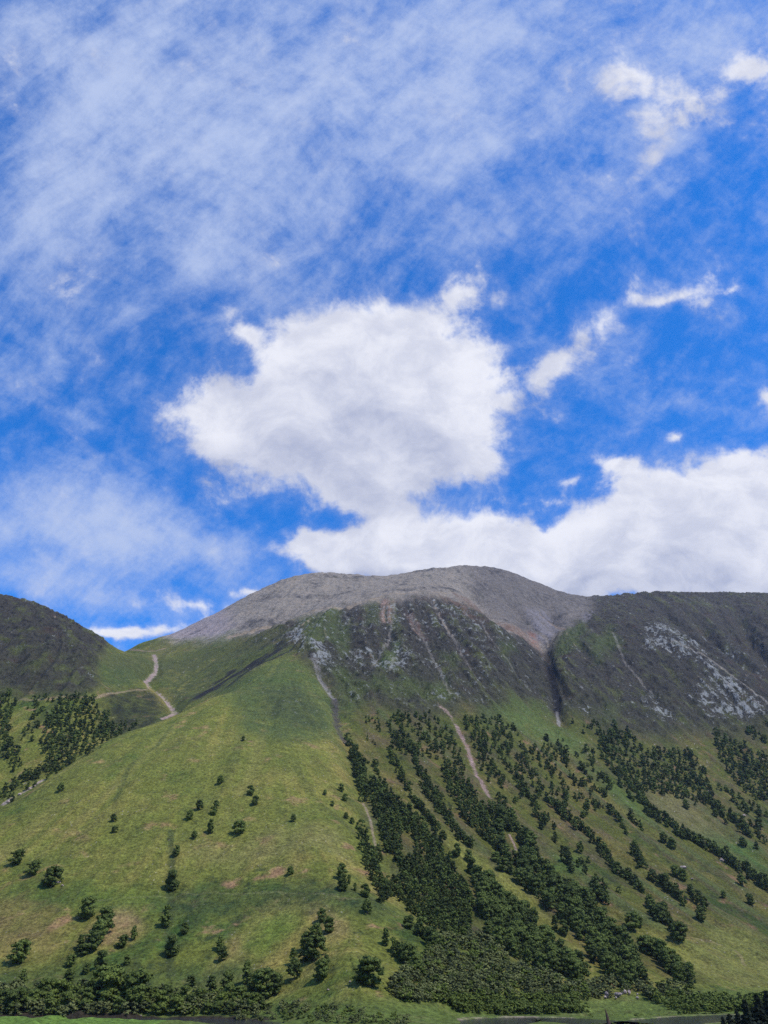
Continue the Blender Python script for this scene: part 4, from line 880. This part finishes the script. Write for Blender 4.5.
def joined(name, items, geos, mat, label, cat):
    Vs, Qs, Ts, n = [], [], [], 0
    for (x, y, z, h, w) in items:
        v, q = geos[rnd.randrange(len(geos))]; a = rnd.uniform(0, 6.28); ca_, sa_ = math.cos(a), math.sin(a)
        V = np.empty(v.shape, np.float32); V[:, 0] = (v[:, 0]*ca_-v[:, 1]*sa_)*h*w+x; V[:, 1] = (v[:, 0]*sa_+v[:, 1]*ca_)*h*w+y; V[:, 2] = v[:, 2]*h+z-.3
        Vs.append(V); Qs.append(q+n); Ts.append(np.full(len(V), rnd.uniform(-.6, .7), np.float32)); n += len(V)
    me_ = to_mesh(name, np.vstack(Vs), np.vstack(Qs), mat); ta = me_.attributes.new('tone', 'FLOAT', 'POINT'); ta.data.foreach_set('value', np.concatenate(Ts))
    o = link(bpy.data.objects.new(name, me_)); o['kind'] = 'stuff'; o['label'] = label; o['category'] = cat
    print(name, len(items), 'plants', n, 'verts')
joined('birch_woodland', [(t[0][0], t[0][1], t[0][2], t[1]*rnd.uniform(.62, 1.05), rnd.uniform(.8, 1.02)) for t in rest], LO, M_LEAF, 'dark birch woodland filling the gullies of the high slopes', 'woodland')

# ---- scrub on the fan at the foot of the gullies and along the river
SC = [([(384, 992), (400, 975), (415, 962), (436, 940), (470, 934), (492, 944), (512, 966), (545, 978), (580, 988), (612, 984), (650, 988), (682, 990), (700, 998), (765, 1003), (765, 1010), (700, 1012), (668, 1008), (640, 1001), (612, 999), (588, 999), (575, 1004), (560, 1014), (500, 1016), (470, 1014), (440, 1006), (410, 1003)], 900, (6, 11)),
      ([(-5, 992), (100, 990), (180, 996), (260, 1000), (262, 1013), (180, 1016), (-5, 1016)], 330, (7, 12)), ([(230, 1004), (330, 1008), (420, 1018), (400, 1030), (240, 1022)], 120, (4, 8)),
      ([(470, 1008), (575, 1005), (588, 1013), (560, 1015), (480, 1015)], 70, (6, 9)), ([(668, 1008), (730, 1006), (768, 1000), (768, 1010), (720, 1014), (668, 1015)], 70, (6, 9)), ([(590, 1016), (612, 1018), (664, 1018), (664, 1030), (592, 1030)], 70, (4, 7))]
SMALL_FIELD = [(578, 1003), (590, 999), (612, 998), (642, 1001), (668, 1008), (652, 1016), (600, 1014), (580, 1008)]
sg, sf = [], []
for poly, cnt, (h0, h1) in SC:
    xs = [q[0] for q in poly]; ys = [q[1] for q in poly]; k = 0
    while k < cnt:
        q = (rnd.uniform(min(xs), max(xs)), rnd.uniform(min(ys), max(ys)))
        if not inside(q, poly): continue
        k += 1
        if inside(q, SMALL_FIELD) or (600 < q[0] < 645 and 993 < q[1] < 1000 and rnd.random() < .8): continue
        p = spot(*q)
        if not p or abs(ground(p[0], p[1])-p[2]) > 3: continue
        if min(np.hypot(RIVL[:, 0]-p[0], RIVL[:, 1]-p[1])) < (26 if p[0] > 30 else 16): continue
        (sf if (q[1] > 1000 and q[0] > 430) or rnd.random() < .25 else sg).append((p[0], p[1], p[2], height_of(rnd.uniform(h0, h1), p)*.85, rnd.uniform(.9, 1.3)))
SG = [crown_geo(40+i, 14, 22, 0.06, 'scrub') for i in range(5)]
joined('alder_scrub', sg, SG, M_SCRUB, 'greyish alder scrub covering the fan at the foot of the gullies', 'scrub')
joined('riverside_bushes', sf, SG, M_FRESH, 'fresh green bushes massed along the river', 'bushes')

# ---- conifers at the near edge of the valley floor
FIRM = (to_mesh('crown', *crown_geo(77, 90, 26, 0.022, 'fir'), M_FIR), to_mesh('trunk', *trunk_geo(9, 'fir'), M_BARK, True))
FIRS = [(745, 999, 'dark conifer rising left of the tallest ones at the meadow edge'), (758, 994, 'tall dark conifer, pointed, second from the frame edge'), (768, 990, 'tallest dark conifer at the very edge of the view'), (735, 1010, 'lower dark conifer in front of the taller group'), (727, 1013, 'short dark conifer at the outer end of the group'), (752, 1006, 'squat dark conifer filling the front of the group'), (720, 1016, 'smallest conifer top beside the gravel bank'), (764, 1004, 'bushy dark conifer low at the view edge'), (741, 1014, 'low conifer top nearest the river')]
for i, (px, top, lab) in enumerate(FIRS):
    Yd = 300+14*(i % 4); x = (px-384)/F/1.185*Yd; zt = slope(top)*Yd; zg = ground(x, Yd); h = zt-zg
    r_ = tree(x, Yd, h, lab, 'dark conifers on the valley floor', 0, 'conifer_tree', 1.25 if h < 14 else 1.05, [FIRM])

# ---- dead standing trunk near the river
def dead_tree():
    Yd = 400; px = 607; x = (px-384)/F/1.19*Yd; zg = ground(x, Yd); h = slope(1008)*Yd-zg
    v, q = tube([(0, 0, -.5), (0.1, 0, h*.4), (-.25, .1, h*.75), (-.75, .1, h)], [1.15, .85, .45, .06], 9)
    root = link(bpy.data.objects.new('dead_tree', None)); root.location = (x, Yd, zg); root['category'] = 'tree'
    root['label'] = 'bare reddish-brown pointed dead trunk standing by the river'
    t = link(bpy.data.objects.new('trunk', to_mesh('trunk', v, q, M_DEAD))); t.parent = root
    for k, (z, a, l) in enumerate([(.35, .4, 1.9), (.5, 3.3, 1.5), (.62, 5.5, 1.2)]):
        v, q = tube([(0, 0, h*z), (math.cos(a)*l*.6, math.sin(a)*l*.6, h*z+l*.2), (math.cos(a)*l, math.sin(a)*l, h*z+l*.6)], [.16, .1, .03], 5)
        b = link(bpy.data.objects.new('branch', to_mesh('branch', v, q, M_DEAD))); b.parent = root
dead_tree()

# ---- boulders
def rock_mesh(seed):
    r = np.random.RandomState(seed); V, Fc = IV.copy(), IF
    # one subdivision
    ed = {}; V = list(V); nf = []
    def mid(a, b):
        k = (min(a, b), max(a, b))
        if k not in ed: p = V[a]+V[b]; V.append(p/np.linalg.norm(p)); ed[k] = len(V)-1
        return ed[k]
    for a, b, c in Fc:
        ab, bc, ca2 = mid(a, b), mid(b, c), mid(c, a); nf += [(a, ab, ca2), (b, bc, ab), (c, ca2, bc), (ab, bc, ca2)]
    V = np.array(V); V *= (1+r.uniform(-.22, .22, (len(V), 1))); V *= np.array([1, r.uniform(.6, .9), r.uniform(.5, .9)])
    nf = np.array(nf); return to_mesh('boulder', V, np.c_[nf, nf[:, 2]], M_ROCK)
ROCKS = [rock_mesh(i) for i in range(5)]
BOUL = [(25, 872, 3, 'pale boulder on the near side of the middle bush'), (45, 881, 3.2, 'pale boulder just above the largest of the three bushes'), (58, 883, 3, 'upper pale boulder beside the largest of the three bushes'), (62, 886, 2.6, 'lower pale boulder beside the largest of the three bushes'),
 (527, 838, 2.8, 'highest boulder of the stone spill beside the wood'), (531, 842, 3, 'grey block in the stone spill beside the wood'), (533, 848, 2.6, 'small pale block in the middle of the stone spill'), (537, 852, 3, 'pale slab low in the stone spill'), (541, 858, 2.6, 'lowest boulder of the stone spill'), (528, 845, 2.4, 'small boulder at the wood edge of the stone spill'),
 (557, 881, 3, 'single white boulder among the treetops below the spill'), (594, 928, 3.4, 'flat pale boulder inside the broad wood'), (460, 801, 3, 'white boulder by the head of the wood below the rake'), (509, 868, 2.2, 'small pale stone by the clearing bushes'), (683, 868, 4.2, 'grey boulder on the dull slope above two trees'), (692, 879, 2.2, 'small stone beyond the grey boulder'), (723, 861, 4, 'pale flat boulder in the long belt'), (744, 816, 3, 'white boulder on the high slope'),
 (467, 908, 2.6, 'pale stone at the mouth of the clearing by the main wood'), (36, 784, 3, 'whitish boulder highest in the visible lower burn'), (30, 789, 3, 'whitish boulder mid way in the lower burn'), (20, 795, 3, 'long pale boulder in the lower burn'), (8, 802, 2.8, 'last pale boulder of the lower burn'), (350, 982, 2.0, 'little white stone on the grassy knoll'), (328, 990, 2.2, 'white stone below the irregular tree'), (141, 1016, 1.8, 'tiny white stone on the dark river bank')]
for i, (px, py, s_, lab) in enumerate(BOUL):
    p = spot(px, py)
    if not p: continue
    o = link(bpy.data.objects.new('boulder', ROCKS[i % 5])); h = height_of(s_, p)*.6; o.location = (p[0], p[1], p[2]+h*.2); o.scale = (h*1.2, h, h); o.rotation_euler = (0, 0, rnd.uniform(0, 6))
    o['label'] = lab; o['category'] = 'boulder'; o['group'] = 'pale boulders on the hillside'
for i in range(11):
    px = 604+i*3.6+rnd.uniform(-.8, .8); p = spot(px, 998)
    o = link(bpy.data.objects.new('boulder', ROCKS[i % 5])); h = height_of(rnd.uniform(1.2, 3.4), p); dy = rnd.uniform(-4, 9); o.location = (p[0], p[1]+dy, ground(p[0], p[1]+dy)+h*.7); o.scale = (h*rnd.uniform(.5, 1.1), h*.6, h*1.0); o.rotation_euler = (rnd.uniform(-.2, .2), 0, rnd.uniform(0, 6))
    o['label'] = f'pale pinkish block, {ordword(i)} from the left in the row behind the small field'; o['category'] = 'boulder'; o['group'] = 'row of pale blocks behind the small field'

# ------------------------------------------------------------------ air
def haze():
    m = bpy.data.materials.new('valley_air'); m.use_nodes = True; nt = m.node_tree; nt.nodes.clear()
    o = nt.nodes.new('ShaderNodeOutputMaterial'); v = nt.nodes.new('ShaderNodeVolumePrincipled'); nt.links.new(v.outputs[0], o.inputs['Volume'])
    v.inputs['Color'].default_value = (0.62, 0.76, 1.0, 1); v.inputs['Density'].default_value = HAZE; v.inputs['Anisotropy'].default_value = 0.2
    z0, z1, e = float(Z.min())-1, float(Z.max())+40, 42000
    V = [(x, y, z) for z in (z0, z1) for x, y in ((-e, -e), (e, -e), (e, e), (-e, e))]
    Q = [(3, 2, 1, 0), (4, 5, 6, 7), (0, 1, 5, 4), (1, 2, 6, 5), (2, 3, 7, 6), (3, 0, 4, 7)]
    b = link(bpy.data.objects.new('haze', quad_mesh('haze', V, Q, m))); b['kind'] = 'stuff'
HAZE = 0.000022
haze()
